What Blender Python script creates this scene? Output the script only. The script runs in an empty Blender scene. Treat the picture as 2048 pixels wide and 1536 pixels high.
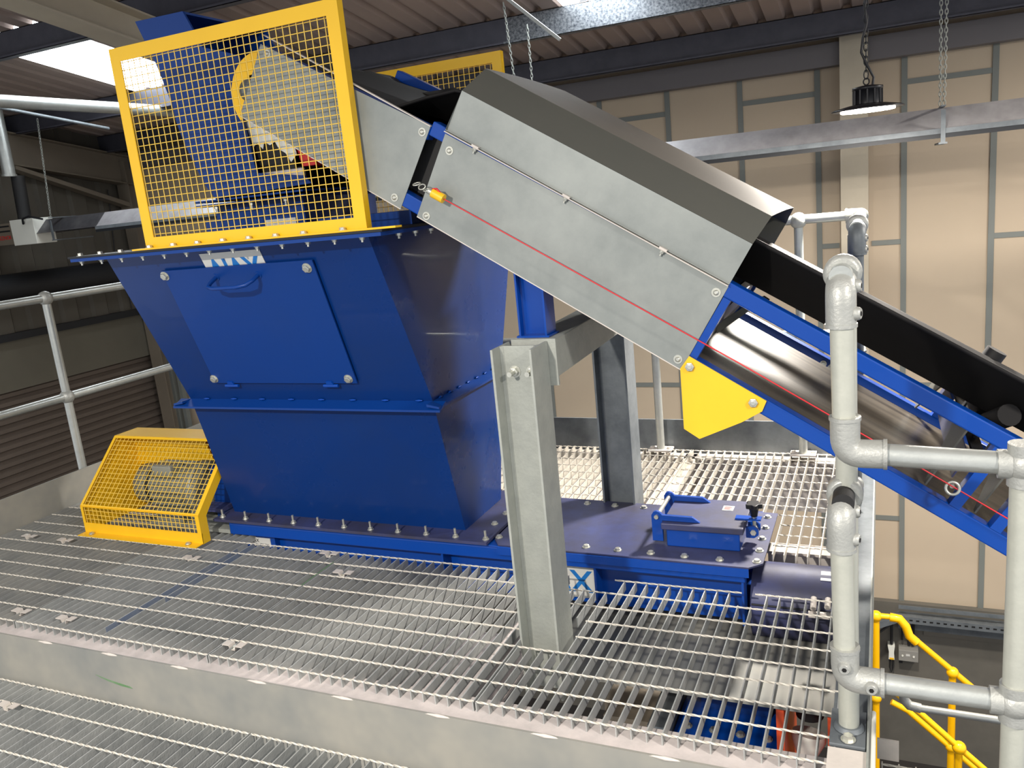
import bpy, math, random
from mathutils import Vector, Matrix
random.seed(7)
scene = bpy.context.scene
COL = scene.collection
PI = math.pi

# ------------------------------------------------------------------ camera
CAM_M = {'a': -0.43178717, 'b': 0.21972115, 'c': -0.09980563, 'f': 1654.92, 'h': 1.365}
def cam_axes():
    a, b, c = CAM_M['a'], CAM_M['b'], CAM_M['c']
    ca, sa, cb, sb, cc, sc = math.cos(a), math.sin(a), math.cos(b), math.sin(b), math.cos(c), math.sin(c)
    fwd = Vector((sa*cb, ca*cb, -sb)); right = Vector((ca, -sa, 0)); up = right.cross(fwd)
    return cc*right + sc*up, -sc*right + cc*up, fwd
cr, cu, cf = cam_axes()
cam_d = bpy.data.cameras.new('camera'); cam = bpy.data.objects.new('camera', cam_d); COL.objects.link(cam)
cam_d.sensor_width = 36.0; cam_d.sensor_fit = 'HORIZONTAL'; cam_d.lens = CAM_M['f']/2048*36
cam_d.clip_start = 0.05; cam_d.clip_end = 200
m = Matrix(((cr.x, cu.x, -cf.x, 0), (cr.y, cu.y, -cf.y, 0), (cr.z, cu.z, -cf.z, CAM_M['h']), (0, 0, 0, 1)))
cam.matrix_world = m
scene.camera = cam

# ------------------------------------------------------------------ view + world
vs = scene.view_settings
vs.view_transform = 'Standard'; vs.look = 'None'; vs.gamma = 1.0; vs.use_curve_mapping = False
vs.exposure = 1.0
w = bpy.data.worlds.new('world'); scene.world = w; w.use_nodes = True
bg = w.node_tree.nodes['Background']; bg.inputs[0].default_value = (0.93, 0.96, 1.0, 1); bg.inputs[1].default_value = 0.42

# ------------------------------------------------------------------ lamps of the hall (high bays along the ceiling)
def disk_light(name, loc, power, size=0.3, color=(1.0, 0.93, 0.84), rot=(0, 0, 0)):
    l = bpy.data.lights.new(name, 'AREA'); l.shape = 'DISK'; l.size = size; l.energy = power; l.color = color
    o = bpy.data.objects.new(name, l); o.location = loc; o.rotation_euler = rot; COL.objects.link(o); return o
disk_light('high_bay_light', (-0.06, 4.2, 1.585), 95, 0.24)
disk_light('high_bay_light', (1.9, 0.6, 2.40), 60, 0.35)
disk_light('high_bay_light', (-1.5, -1.3, 2.5), 165, 0.2)
disk_light('high_bay_light', (2.5, 4.6, 2.3), 100, 0.35)

# ------------------------------------------------------------------ materials
def s2l(c):
    return tuple(((x/255)/12.92 if x/255 <= 0.04045 else ((x/255+0.055)/1.055)**2.4) for x in c)
def mat(name, rgb, rough=0.5, metal=0.0, noise=0.0, scale=8.0, rgb2=None, bump=0.0, bscale=60.0, coat=0.0, emit=None, estr=0.0, stretch=None, spec=0.5, detail=4.0, rvar=0.0):
    m = bpy.data.materials.new(name); m.use_nodes = True
    nt = m.node_tree; p = nt.nodes['Principled BSDF']
    c1 = s2l(rgb) if max(rgb) > 1 else rgb
    p.inputs['Base Color'].default_value = (*c1, 1)
    p.inputs['Roughness'].default_value = rough; p.inputs['Metallic'].default_value = metal
    p.inputs['Coat Weight'].default_value = coat; p.inputs['Specular IOR Level'].default_value = spec
    tc = nt.nodes.new('ShaderNodeTexCoord')
    src = tc.outputs['Object']
    if stretch:
        mp = nt.nodes.new('ShaderNodeMapping'); mp.inputs['Scale'].default_value = stretch
        nt.links.new(src, mp.inputs[0]); src = mp.outputs[0]
    if noise > 0:
        c2 = s2l(rgb2) if rgb2 else tuple(x*0.55 for x in c1)
        n = nt.nodes.new('ShaderNodeTexNoise'); n.inputs['Scale'].default_value = scale; n.inputs['Detail'].default_value = detail
        n.inputs['Roughness'].default_value = 0.65
        nt.links.new(src, n.inputs['Vector'])
        r = nt.nodes.new('ShaderNodeValToRGB'); r.color_ramp.elements[0].position = 0.35; r.color_ramp.elements[1].position = 0.72
        r.color_ramp.elements[0].color = (*c1, 1)
        r.color_ramp.elements[1].color = (*[a*(1-noise)+b*noise for a, b in zip(c1, c2)], 1)
        nt.links.new(n.outputs['Fac'], r.inputs[0]); nt.links.new(r.outputs[0], p.inputs['Base Color'])
        if rvar > 0:
            mr = nt.nodes.new('ShaderNodeMapRange'); mr.inputs['To Min'].default_value = rough; mr.inputs['To Max'].default_value = min(1, rough+rvar)
            nt.links.new(n.outputs['Fac'], mr.inputs['Value']); nt.links.new(mr.outputs[0], p.inputs['Roughness'])
    if bump > 0:
        n2 = nt.nodes.new('ShaderNodeTexNoise'); n2.inputs['Scale'].default_value = bscale; n2.inputs['Detail'].default_value = 3
        nt.links.new(src, n2.inputs['Vector'])
        b = nt.nodes.new('ShaderNodeBump'); b.inputs['Strength'].default_value = bump; b.inputs['Distance'].default_value = 0.004
        nt.links.new(n2.outputs['Fac'], b.inputs['Height']); nt.links.new(b.outputs[0], p.inputs['Normal'])
    if emit:
        p.inputs['Emission Color'].default_value = (*emit, 1); p.inputs['Emission Strength'].default_value = estr
    return m
M = {}
M['blue'] = mat('blue_paint', (2, 54, 128), 0.30, 0, 0.35, 2.5, (8, 52, 116), 0.12, 7.0, coat=0.05, rvar=0.25, spec=0.32)
M['blue_hopper'] = mat('blue_hopper_paint', (3, 46, 110), 0.20, 0, 0.5, 3.2, (16, 46, 98), 0.3, 2.6, coat=0.12, rvar=0.18, spec=0.32)
M['blue_bright'] = mat('bright_blue_paint', (2, 62, 150), 0.32, 0, 0.3, 12, (10, 68, 150), 0.05, 30, coat=0.08, spec=0.35)
M['blue_dusty'] = mat('dusty_blue_paint', (58, 64, 106), 0.40, 0, 0.8, 5, (52, 48, 50), 0.1, 40, rvar=0.2)
M['galv'] = mat('galvanised_steel', (164, 167, 160), 0.50, 0.2, 0.5, 16, (136, 140, 136), 0.25, 90, rvar=0.15)
M['galv_dark'] = mat('dull_galvanised_steel', (116, 122, 126), 0.42, 0.3, 0.8, 7, (78, 84, 90), 0.2, 50, rvar=0.2)
M['galv_light'] = mat('dusty_galvanised_steel', (206, 198, 190), 0.6, 0.08, 0.5, 9, (178, 172, 166), 0.2, 60)
M['grating'] = mat('grating_steel', (172, 174, 172), 0.45, 0.15, 0.7, 9, (128, 132, 133), 0.25, 120, rvar=0.1)
M['grating_dull'] = mat('dull_grating_steel', (158, 158, 154), 0.5, 0.15, 0.7, 6, (116, 120, 122), 0.25, 120)
M['grating_pale'] = mat('pale_grating_steel', (208, 202, 190), 0.5, 0.08, 0.4, 22, (172, 168, 160), 0.25, 120)
M['kick'] = mat('smudged_sheet_steel', (160, 157, 148), 0.5, 0.2, 0.9, 2.6, (122, 126, 126), 0.12, 20, rvar=0.2)
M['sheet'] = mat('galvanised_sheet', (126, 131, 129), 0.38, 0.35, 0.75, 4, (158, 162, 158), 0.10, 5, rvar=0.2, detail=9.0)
M['sheet_dark'] = mat('dark_galvanised_sheet', (92, 92, 86), 0.45, 0.3, 0.35, 6, (80, 82, 78), 0.08, 8, rvar=0.1)  # darker sheet tone, carries the shade of the hood slopes in its colour
M['tube'] = mat('galvanised_tube', (185, 188, 184), 0.34, 0.55, 0.4, 20, (150, 154, 152), 0.15, 70)
M['tube_matt'] = mat('matt_galvanised_tube', (184, 185, 174), 0.44, 0.25, 0.35, 24, (158, 160, 152), 0.10, 110)
M['fitting'] = mat('cast_galvanised_fitting', (172, 173, 168), 0.45, 0.4, 0.3, 30, (140, 142, 140), 0.3, 140)
M['bolt'] = mat('zinc_bolt', (205, 205, 195), 0.35, 0.7, 0.3, 60)
M['yellow'] = mat('yellow_paint', (240, 190, 30), 0.38, 0, 0.25, 6, (222, 170, 26), 0.05, 30, coat=0.1)
M['yellow_mesh'] = mat('yellow_mesh_paint', (236, 198, 84), 0.5)
M['yellow_rail'] = mat('yellow_rail_paint', (255, 190, 0), 0.32, coat=0.2)
M['black'] = mat('black_rubber', (20, 20, 22), 0.55, 0, 0.5, 8, (34, 32, 30), 0.1, 60, rvar=0.2)
M['belt'] = mat('black_belt', (20, 19, 20), 0.7, 0, 0.5, 3, (30, 27, 25), 0.06, 30, spec=0.25)
M['belt_worn'] = mat('worn_belt', (92, 85, 75), 0.36, 0.1, 1.0, 2.2, (28, 25, 23), 0.03, 20, stretch=(0.35, 9.0, 1.0), detail=2)
M['cream'] = mat('cream_wall_board', (184, 168, 146), 0.75, 0, 0.35, 1.3, (170, 153, 135), 0.05, 8)
M['cream_col'] = mat('cream_painted_steel', (188, 178, 158), 0.6, 0, 0.4, 3, (160, 148, 130))
M['batten'] = mat('grey_cover_strip', (112, 116, 112), 0.6)
M['concrete'] = mat('grey_concrete', (104, 100, 92), 0.85, 0, 0.6, 2.2, (78, 76, 70), 0.3, 12)
M['floor'] = mat('dark_floor', (44, 40, 39), 0.85, 0, 0.6, 1.5, (28, 26, 25))
M['ceiling'] = mat('beige_roof_sheet', (160, 142, 132), 0.7, 0, 0.35, 1.2, (138, 122, 114))
M['wall_left'] = mat('beige_cladding', (80, 75, 66), 0.8, 0, 0.4, 1.5, (62, 58, 52))
M['lintel'] = mat('pale_lintel', (96, 92, 80), 0.8, 0, 0.4, 2, (80, 76, 68))
M['purlin'] = mat('dark_galvanised_purlin', (82, 82, 92), 0.42, 0.25, 0.5, 10, (60, 61, 70), rvar=0.1)
M['purlin_bright'] = mat('spangled_galvanised_purlin', (150, 154, 158), 0.35, 0.6, 1.0, 55, (62, 68, 78), detail=2)
M['cream_dim'] = mat('dull_cream_steel', (118, 108, 94), 0.6, 0, 0.4, 3, (100, 92, 80))
M['eaves'] = mat('grey_eaves_beam', (104, 100, 102), 0.6)
M['shutter'] = mat('brown_shutter', (96, 86, 78), 0.5, 0.1, 0.3, 3)
M['dark'] = mat('dark_steel', (34, 36, 40), 0.5, 0.3)
M['skylight'] = mat('translucent_skylight', (240, 248, 255), 0.6, emit=(0.92, 0.97, 1.0), estr=5.0)
M['led'] = mat('led_diffuser', (255, 250, 240), 0.5, emit=(1.0, 0.93, 0.82), estr=22.0)
M['lampblack'] = mat('black_lamp_housing', (26, 26, 30), 0.4, 0.3)
M['heater'] = mat('polished_reflector', (165, 163, 165), 0.3, 0.3, 0.7, 4, (105, 103, 105), rvar=0.2)
M['heater_dark'] = mat('sooty_reflector', (62, 62, 66), 0.4, 0.5, 0.7, 5, (110, 108, 110))
M['white'] = mat('white_enamel', (225, 225, 215), 0.5)
M['greybox'] = mat('grey_enamel', (140, 138, 132), 0.55)
M['sign_white'] = mat('white_label', (205, 205, 200), 0.4)
M['sign_blue'] = mat('label_blue', (24, 110, 185), 0.4)
M['red'] = mat('red_ink', (200, 40, 40), 0.5)
M['red_rope'] = mat('red_cord', (200, 30, 40), 0.4)
M['orange'] = mat('orange_red_paint', (205, 72, 26), 0.45)
M['motor'] = mat('grey_motor', (140, 140, 128), 0.5, 0.2, 0.4, 12)
M['void'] = mat('dark_opening', (10, 10, 12), 0.9)
M['blue_stain'] = mat('blue_paint_stain', (104, 118, 142), 0.55, 0, 0.8, 9, (138, 142, 146))
M['green'] = mat('green_marker', (88, 128, 84), 0.6, 0.1, 0.5, 15, (140, 150, 135))
M['sheet_hood'] = mat('hood_top_sheet', (104, 98, 90), 0.70, 0.1, 0.3, 3, (88, 84, 78), 0.05, 5, spec=0.3)  # hood top tone with its shading put into the colour
M['rail_dusty'] = mat('floor_edge_steel', (206, 197, 194), 0.6, 0.08, 0.6, 12, (160, 156, 154), 0.15, 50)

# ------------------------------------------------------------------ mesh builder
class MB:
    def __init__(s, xf=None):
        s.v = []; s.f = []; s.sm = []; s.xf = xf; s.mi = []; s.cur = 0
    def add(s, vs_, fs, smooth=False):
        b = len(s.v)
        for p in vs_:
            p = Vector(p)
            s.v.append(s.xf(p) if s.xf else p)
        for f in fs:
            s.f.append([b+i for i in f]); s.sm.append(smooth); s.mi.append(s.cur)
        return s
    def box(s, x0, x1, y0, y1, z0, z1):
        v = [(x0,y0,z0),(x1,y0,z0),(x1,y1,z0),(x0,y1,z0),(x0,y0,z1),(x1,y0,z1),(x1,y1,z1),(x0,y1,z1)]
        return s.add(v, [(0,3,2,1),(4,5,6,7),(0,1,5,4),(1,2,6,5),(2,3,7,6),(3,0,4,7)])
    def tube(s, pts, r, n=12, caps=True, smooth=True, phase=0.0, closed=False):
        pts = [Vector(p) for p in pts]; rs = r if isinstance(r, (list, tuple)) else [r]*len(pts)
        rings = []; up = None; N = len(pts)
        for i, p in enumerate(pts):
            if closed: d = pts[(i+1) % N]-pts[i-1]
            elif i == 0: d = pts[1]-p
            elif i == N-1: d = p-pts[i-1]
            else: d = (pts[i+1]-p).normalized()+(p-pts[i-1]).normalized()
            d.normalize()
            if up is None:
                up = Vector((0, 0, 1)) if abs(d.z) < 0.9 else Vector((0, 1, 0))
            a = d.cross(up)
            if a.length < 1e-6: a = d.cross(Vector((1, 0, 0)))
            a.normalize(); b = a.cross(d).normalized(); up = b
            rings.append([p+rs[i]*(math.cos(phase+2*PI*k/n)*a+math.sin(phase+2*PI*k/n)*b) for k in range(n)])
        vs_ = [q for rg in rings for q in rg]; fs = []
        last = N if closed else N-1
        for i in range(last):
            j = (i+1) % N
            for k in range(n):
                fs.append((i*n+k, i*n+(k+1) % n, j*n+(k+1) % n, j*n+k))
        s.add(vs_, fs, smooth)
        if caps and not closed:
            s.add(rings[0], [tuple(range(n))[::-1]]); s.add(rings[-1], [tuple(range(n))])
        return s
    def lathe(s, c, axis, prof, n=20, smooth=True):
        # prof: list of (dist along axis, radius)
        c = Vector(c); ax = Vector(axis).normalized()
        pts = [c+ax*d for d, r in prof]
        a = ax.cross(Vector((0, 0, 1)) if abs(ax.z) < 0.9 else Vector((1, 0, 0))).normalized(); b = ax.cross(a).normalized()
        vs_ = []; fs = []
        for (d, r) in prof:
            for k in range(n):
                t = 2*PI*k/n; vs_.append(c+ax*d+max(r, 1e-4)*(math.cos(t)*a+math.sin(t)*b))
        for i in range(len(prof)-1):
            for k in range(n):
                fs.append((i*n+k, i*n+(k+1) % n, (i+1)*n+(k+1) % n, (i+1)*n+k))
        s.add(vs_, fs, smooth)
        s.add(vs_[:n], [tuple(range(n))[::-1]]); s.add(vs_[-n:], [tuple(range(n))])
        return s
    def ball(s, c, r, n=14, m_=8):
        prof = [(-r*math.cos(PI*i/m_), r*math.sin(PI*i/m_)) for i in range(m_+1)]
        return s.lathe(c, (0, 0, 1), prof, n)
    def prism(s, poly, mapf, t0, t1):
        # poly: 2D points, mapf(u,v,t)->3D
        n = len(poly)
        v = [mapf(u, w_, t0) for u, w_ in poly]+[mapf(u, w_, t1) for u, w_ in poly]
        fs = [tuple(range(n))[::-1], tuple(range(n, 2*n))]+[(i, (i+1) % n, n+(i+1) % n, n+i) for i in range(n)]
        return s.add(v, fs)
    def sheet(s, path, mapf, t0, t1, th):
        # open profile path (2D), thickness th, extruded from t0 to t1
        n = len(path); off = []
        for i in range(n):
            a = Vector(path[max(i-1, 0)]); b = Vector(path[min(i+1, n-1)]); d = (b-a).normalized()
            off.append((path[i][0]-d[1]*th, path[i][1]+d[0]*th))
        return s.prism(list(path)+off[::-1], mapf, t0, t1)
    def hexbolt(s, c, axis, r=0.012, h=0.008, washer=True, shank=0.0, sr=0.0045):
        c = Vector(c); ax = Vector(axis).normalized()
        if washer: s.lathe(c, ax, [(0, r*1.35), (0.002, r*1.35)], 16, False)
        s.lathe(c+ax*0.002, ax, [(0, r), (h, r*0.98), (h+0.001, r*0.8)], 6, False)
        if shank > 0: s.lathe(c+ax*(h+0.002), ax, [(0, sr), (shank, sr)], 8)
        return s
def build(name, mb, material, parent=None, bevel=0.0, fix=True):
    me = bpy.data.meshes.new(name); me.from_pydata([tuple(v) for v in mb.v], [], mb.f); me.update()
    mats = material if isinstance(material, (list, tuple)) else [material]
    for mm in mats: me.materials.append(M[mm] if isinstance(mm, str) else mm)
    for i, pl in enumerate(me.polygons):
        pl.use_smooth = mb.sm[i]; pl.material_index = min(mb.mi[i], len(mats)-1)
    if fix:
        import bmesh
        b = bmesh.new(); b.from_mesh(me); bmesh.ops.recalc_face_normals(b, faces=b.faces[:]); b.to_mesh(me); b.free()
    o = bpy.data.objects.new(name, me); COL.objects.link(o)
    if parent: attach(o, parent)
    if bevel > 0:
        md = o.modifiers.new('bevel', 'BEVEL'); md.width = bevel; md.segments = 2; md.limit_method = 'ANGLE'; md.angle_limit = 0.6
    return o
ORG = {}
def root_of(o):
    while o.parent: o = o.parent
    return o
def attach(o, parent):
    o.parent = parent
    o.matrix_parent_inverse = Matrix.Translation(-ORG[root_of(parent).name]) if parent.type == 'EMPTY' else Matrix.Identity(4)
    if parent.type != 'EMPTY':
        # parent mesh carries world coordinates in its own parent's space
        o.matrix_parent_inverse = Matrix.Identity(4)
def thing(name, label, cat, loc, group=None):
    o = bpy.data.objects.new(name, None); COL.objects.link(o); o.location = loc; o.empty_display_size = 0.1
    ORG[o.name] = Vector(loc)
    o['label'] = label; o['category'] = cat
    if group: o['group'] = group
    return o
def tag(o, label, cat, group=None, kind=None):
    if label: o['label'] = label
    if cat: o['category'] = cat
    if group: o['group'] = group
    if kind: o['kind'] = kind
    return o
def struct(name, mb, material, label=None):
    o = build(name, mb, material); o['kind'] = 'structure'
    if label: o['label'] = label
    return o
def text_mesh(name, body, size, material, origin, ux, uy, parent=None, extrude=0.0006, align='LEFT', bold=0.0, xscale=1.0):
    cu_ = bpy.data.curves.new('t', 'FONT'); cu_.body = body; cu_.size = size; cu_.extrude = extrude; cu_.align_x = align; cu_.offset = bold
    t = bpy.data.objects.new('t', cu_); COL.objects.link(t)
    bpy.context.view_layer.update()
    dg = bpy.context.evaluated_depsgraph_get()
    me = bpy.data.meshes.new_from_object(t.evaluated_get(dg))
    bpy.data.objects.remove(t)
    ux = Vector(ux).normalized(); uy = Vector(uy).normalized(); uz = ux.cross(uy)
    for v in me.vertices:
        p = v.co; v.co = Vector(origin)+ux*(p.x*xscale)+uy*p.y+uz*p.z
    me.materials.clear(); me.materials.append(M[material]); me.name = name
    o = bpy.data.objects.new(name, me); COL.objects.link(o)
    if parent: attach(o, parent)
    return o

# ================================================================== THE HALL
WY = 7.4; WX = -8.0; SL = 0.16
def roofz(y): return 2.47+SL*(6.96-y)+0.01
# back wall: cream boards above, concrete below
struct('wall_back', MB().box(-8.3, 4.2, WY, WY+0.2, -2.42, 2.75), 'cream')
struct('wall_back', MB().box(-8.3, 4.2, WY-0.06, WY+0.2, -4.0, -2.42), 'concrete')
# left wall: ribbed cladding
mb = MB()
prof = []
y = 2.5
while y < WY:
    prof += [(y, 0.0), (y+0.16, 0.0), (y+0.19, 0.035), (y+0.35, 0.035)]; y += 0.38
path = [(p[0], p[1]) for p in prof]
mb.sheet(path, lambda u, v, t: (WX+v, u, t), 0.52, 4.0, 0.01)
struct('wall_left', mb, 'wall_left')
struct('wall_left', MB().box(WX-0.1, WX+0.02, 2.5, WY, -0.03, 0.47), 'lintel')
struct('trim_1', MB().box(WX-0.1, WX+0.10, 2.5, WY-0.05, 0.47, 0.54), 'dark')
struct('wall_left', MB().box(WX-0.1, WX+0.02, 7.27, WY, -4.0, -0.03), 'lintel')
# roller shutter below the lintel
mb = MB(); z = -0.03
path = []
while z > -4.0:
    path += [(z, 0.0), (z-0.022, 0.03), (z-0.06, 0.03), (z-0.08, 0.0)]; z -= 0.0855
mb.sheet([(a, b) for a, b in path], lambda u, v, t: (WX-0.06+v, t, u), 2.5, 7.2, 0.006)
struct('door_1', mb, 'shutter')
mb = MB(); mb.box(WX-0.06, WX+0.03, 7.2, 7.27, -4.0, -0.03)
struct('trim_2', mb, 'batten')
struct('floor', MB().box(-8.3, 4.2, -3.0, WY+0.2, -4.1, -4.0), 'floor')
# roof sheeting (trapezoidal ribs running down the slope)
def roof_piece(x0, x1, y0, y1, m_, name='ceiling'):
    mb = MB(); path = []
    x = x0
    while x < x1-0.01:
        path += [(x, 0.0), (x+0.12, 0.0), (x+0.14, 0.035), (x+0.185, 0.035)]; x += 0.2
    path.append((x1, 0.0))
    mb.sheet(path, lambda u, v, t: (u, t, roofz(t)+v), y0, y1, 0.006)
    return struct(name, mb, m_)
roof_piece(-8.2, -6.2, 4.44, 5.95, 'ceiling')
roof_piece(-8.2, 4.2, 5.95, WY+0.1, 'ceiling')
roof_piece(-5.4, -2.06, 4.44, 5.95, 'ceiling')
roof_piece(-1.56, 4.2, 4.44, 5.95, 'ceiling')
roof_piece(-8.2, 4.2, 1.0, 4.44, 'ceiling')
sk = roof_piece(-6.2, -5.4, 4.44, 5.95, 'skylight', 'window_1')
sk2 = roof_piece(-2.06, -1.56, 4.44, 5.95, 'skylight', 'window_2')
# purlins: Z sections across the slope
def purlin(y, x0, x1, m_, name):
    mb = MB(); zt = roofz(y)-0.004; h = 0.19
    mb.box(x0, x1, y-0.002, y+0.002, zt-h, zt)
    mb.box(x0, x1, y-0.002, y+0.062, zt-0.004, zt)
    mb.box(x0, x1, y-0.062, y+0.002, zt-h, zt-h+0.004)
    mb.box(x0, x1, y-0.062, y-0.058, zt-h, zt-h+0.018)
    return struct(name, mb, m_)
n = 3
purlin(5.93, -8.0, -2.5, 'purlin', 'trim_3'); purlin(5.93, -2.5, 4.0, 'purlin_bright', 'trim_4')
purlin(6.97, -8.0, 4.0, 'purlin', 'trim_5'); purlin(4.42, -8.0, 4.0, 'purlin', 'trim_6'); purlin(2.9, -8.0, 4.0, 'purlin', 'trim_7')
purlin(1.4, -8.0, 4.0, 'purlin', 'trim_8')
# eaves beam along the top of the back wall
struct('trim_9', MB().box(-8.0, 4.0, WY-0.16, WY-0.02, 2.12, 2.29), 'eaves')
# wide cream rafter crossing above the chute and a second one on the left wall
def rafter(xc, wd, y0, y1, dz, hh, name, m_='cream_dim'):
    mb = MB(xf=None)
    def f(u, v, t): return (xc+u, t, roofz(t)+dz+v)
    I = [(-wd/2, 0), (wd/2, 0), (wd/2, -0.012), (0.005, -0.012), (0.005, -hh+0.012), (wd/2, -hh+0.012), (wd/2, -hh), (-wd/2, -hh), (-wd/2, -hh+0.012), (-0.005, -hh+0.012), (-0.005, -0.012), (-wd/2, -0.012)]
    mb.prism(I, f, y0, y1)
    return struct(name, mb, m_)
rafter(-4.305, 0.19, 1.0, 7.2, -0.20, 0.20, 'trim_10', 'cream_col')
rafter(-7.86, 0.16, 2.6, 7.2, -0.19, 0.32, 'trim_11')
# portal columns on the back wall and in the corner
mb = MB(); mb.box(-0.30, -0.10, 7.19, 7.2, -4.0, 2.6); mb.box(-0.205, -0.195, 7.2, WY-0.065, -4.0, 2.5)
mb.box(-0.30, -0.10, WY-0.072, WY-0.062, -4.0, 2.5)
struct('trim_12', mb, 'cream_col')
mb = MB(); mb.box(-7.95, -7.78, 7.1, 7.11, -4.0, 2.2); mb.box(-7.87, -7.86, 7.11, 7.33, -4.0, 2.3)
struct('trim_13', mb, 'cream_dim')
mb = MB(); mb.prism([(5.8, 2.16), (7.1, 1.74), (7.1, 1.69), (5.8, 2.12)], lambda u, v, t: (t, u, v), -7.92, -7.8)
struct('trim_14', mb, 'cream_dim')
# cover strips of the board joints
sx = [-2.98, -2.29, -1.685, -1.078, -0.475, 0.155, 0.765, 1.38, 2.0, 2.6]
k = 15
for x in [-5.4, -4.8, -4.2, -3.6]+sx:
    struct('trim_%d' % k, MB().box(x-0.021, x+0.021, WY-0.014, WY, -2.42, 2.15), 'batten'); k += 1
def hz(x0, x1, z):
    global k
    struct('trim_%d' % k, MB().box(x0+0.021, x1-0.021, WY-0.010, WY, z-0.02, z+0.02), 'batten'); k += 1
zz1, zz2, zz3, zz4 = 1.94, 0.725, -0.46, -1.65
hz(-2.29, -1.685, zz1); hz(-1.078, -0.475, zz1); hz(0.155, 0.765, zz1)
hz(-1.685, -1.078, zz2); hz(-0.475, -0.3, zz2); hz(-0.1, 0.155, zz2); hz(0.765, 1.38, zz2)
hz(-2.98, -2.29, zz2); hz(-3.6, -2.98, zz1); hz(-2.29, -1.685, zz3); hz(-1.078, -0.475, zz3); hz(0.155, 0.765, zz3); hz(-0.1, 0.155, zz4); hz(-4.2, -3.6, zz2); hz(-4.8, -4.2, zz1)

# ================================================================== GRATINGS
def grating(name, label, x0, x1, y0, y1, z=0.0, holes=(), group=None, m_='grating', clips=(), pitch=0.0405, bh=0.035, rows=None, seam=None):
    root = thing(name, label, 'floor grating', ((x0+x1)/2, (y0+y1)/2, z-bh), group)
    mb = MB(); bt = 0.0034
    nb = max(2, int(round((x1-x0)/pitch)))
    for i in range(nb+1):
        x = x0+(x1-x0)*i/nb
        segs = [(y0, y1)]
        for (hx0, hx1, hy0, hy1) in holes:
            if hx0 < x < hx1:
                ns = []
                for a, b in segs:
                    if hy1 <= a or hy0 >= b: ns.append((a, b)); continue
                    if a < hy0: ns.append((a, hy0))
                    if b > hy1: ns.append((hy1, b))
                segs = ns
        for a, b in segs:
            if b-a > 0.02:
                mb.box(x-bt/2, x+bt/2, a, b, z-bh, z-0.0005)
    o = build('bearing_bars', mb, m_, root, fix=False)
    mr = MB(); r = 0.0033
    ys = rows if rows else []
    for yy in ys:
        segs = [(x0-0.002, x1+0.002)]
        for (hx0, hx1, hy0, hy1) in holes:
            if hy0-0.001 <= yy <= hy1+0.001:
                ns = []
                for a, b in segs:
                    if hx1 <= a or hx0 >= b: ns.append((a, b)); continue
                    if a < hx0: ns.append((a, hx0))
                    if b > hx1: ns.append((hx1, b))
                segs = ns
        for a, b in segs:
            if b-a < 0.03: continue
            ln = b-a; st = max(2, int(ln/0.0095)); vs_ = []; fs = []
            for i in range(st+1):
                xx = a+ln*i/st; ph = i*PI/6
                for q in range(4):
                    t = ph+q*PI/2
                    vs_.append((xx, yy+r*math.cos(t), z-0.002+r*math.sin(t)))
            for i in range(st):
                for q in range(4):
                    fs.append((i*4+q, i*4+(q+1) % 4, (i+1)*4+(q+1) % 4, (i+1)*4+q))
            mr.add(vs_, fs)
    build('cross_rods', mr, 'grating_pale' if m_ != 'grating_pale' else m_, root, fix=False)
    for (cx, cy) in clips:
        mc = MB()
        mc.sheet([(-0.042, 0.004), (-0.014, 0.004), (-0.010, -0.010), (0.010, -0.010), (0.014, 0.004), (0.042, 0.004)], lambda u, v, t: (cx+u, cy+t, z+v), -0.014, 0.014, 0.003)
        c_ = build('clip', mc, 'galv_light', root)
        mk = MB(); mk.hexbolt((cx, cy, z-0.009), (0, 0, 1), 0.008, 0.006); build('bolt', mk, 'bolt', c_)
    if seam:
        ms = MB(); sxx, sy0, sy1 = seam[:3]; ms.box(sxx-0.0022, sxx+0.0022, sy0, sy1, z-bh, z+0.0006)
        build('paint_mark', ms, seam[3], root)
    return root
def rowr(a, b): return [1.811+0.1*i for i in range(a, b)]
GD = 'deck floor gratings'
grating('floor_grating', 'floor grating along the left toe board of the deck', -3.95, -3.25, 1.805, 4.12, m_='grating_dull', rows=rowr(0, 24), clips=[(-3.52, 2.45), (-3.30, 1.87), (-3.77, 2.45)])
grating('floor_grating', 'narrow strip of floor grating running under the yellow motor guard', -3.238, -2.990, 1.805, 4.12, m_='grating_dull', rows=rowr(0, 24), clips=[(-3.03, 1.87)])
grating('floor_grating', 'floor grating in front of the left half of the blue hopper', -2.978, -2.035, 1.805, 3.0, rows=rowr(0, 12), holes=[(-2.60, -2.0, 2.615, 3.2)], clips=[(-2.70, 2.42), (-2.78, 1.87), (-2.10, 2.585)], seam=(-2.036, 2.31, 2.52, 'green'))
g_ = bpy.data.objects['floor_grating.002'] if 'floor_grating.002' in bpy.data.objects else None
if g_:
    mb = MB()
    for q, (ya, yb_) in enumerate(((1.86, 2.55), (2.1, 2.61))):
        xb = -2.978+(0.943/23)*(10+q); mb.box(xb+0.0018, xb+0.0024, ya, yb_, -0.034, -0.001)
    build('paint_mark', mb, 'blue_stain', g_)['label'] = 'faint blue paint stripe'
grating('floor_grating', 'floor grating between hopper front and kick plate, left of the column', -2.025, -1.052, 1.805, 2.612, rows=rowr(0, 9), clips=[(-1.93, 2.44), (-1.98, 1.88)])
grating('floor_grating', 'floor grating at the near right deck corner, notched around the column', -1.042, -0.105, 1.805, 2.612, rows=rowr(0, 9), holes=[(-1.08, -0.885, 2.112, 2.32), (-1.08, -0.875, 2.515, 2.7), (-0.432, -0.388, 2.52, 2.7)], clips=[])
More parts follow.
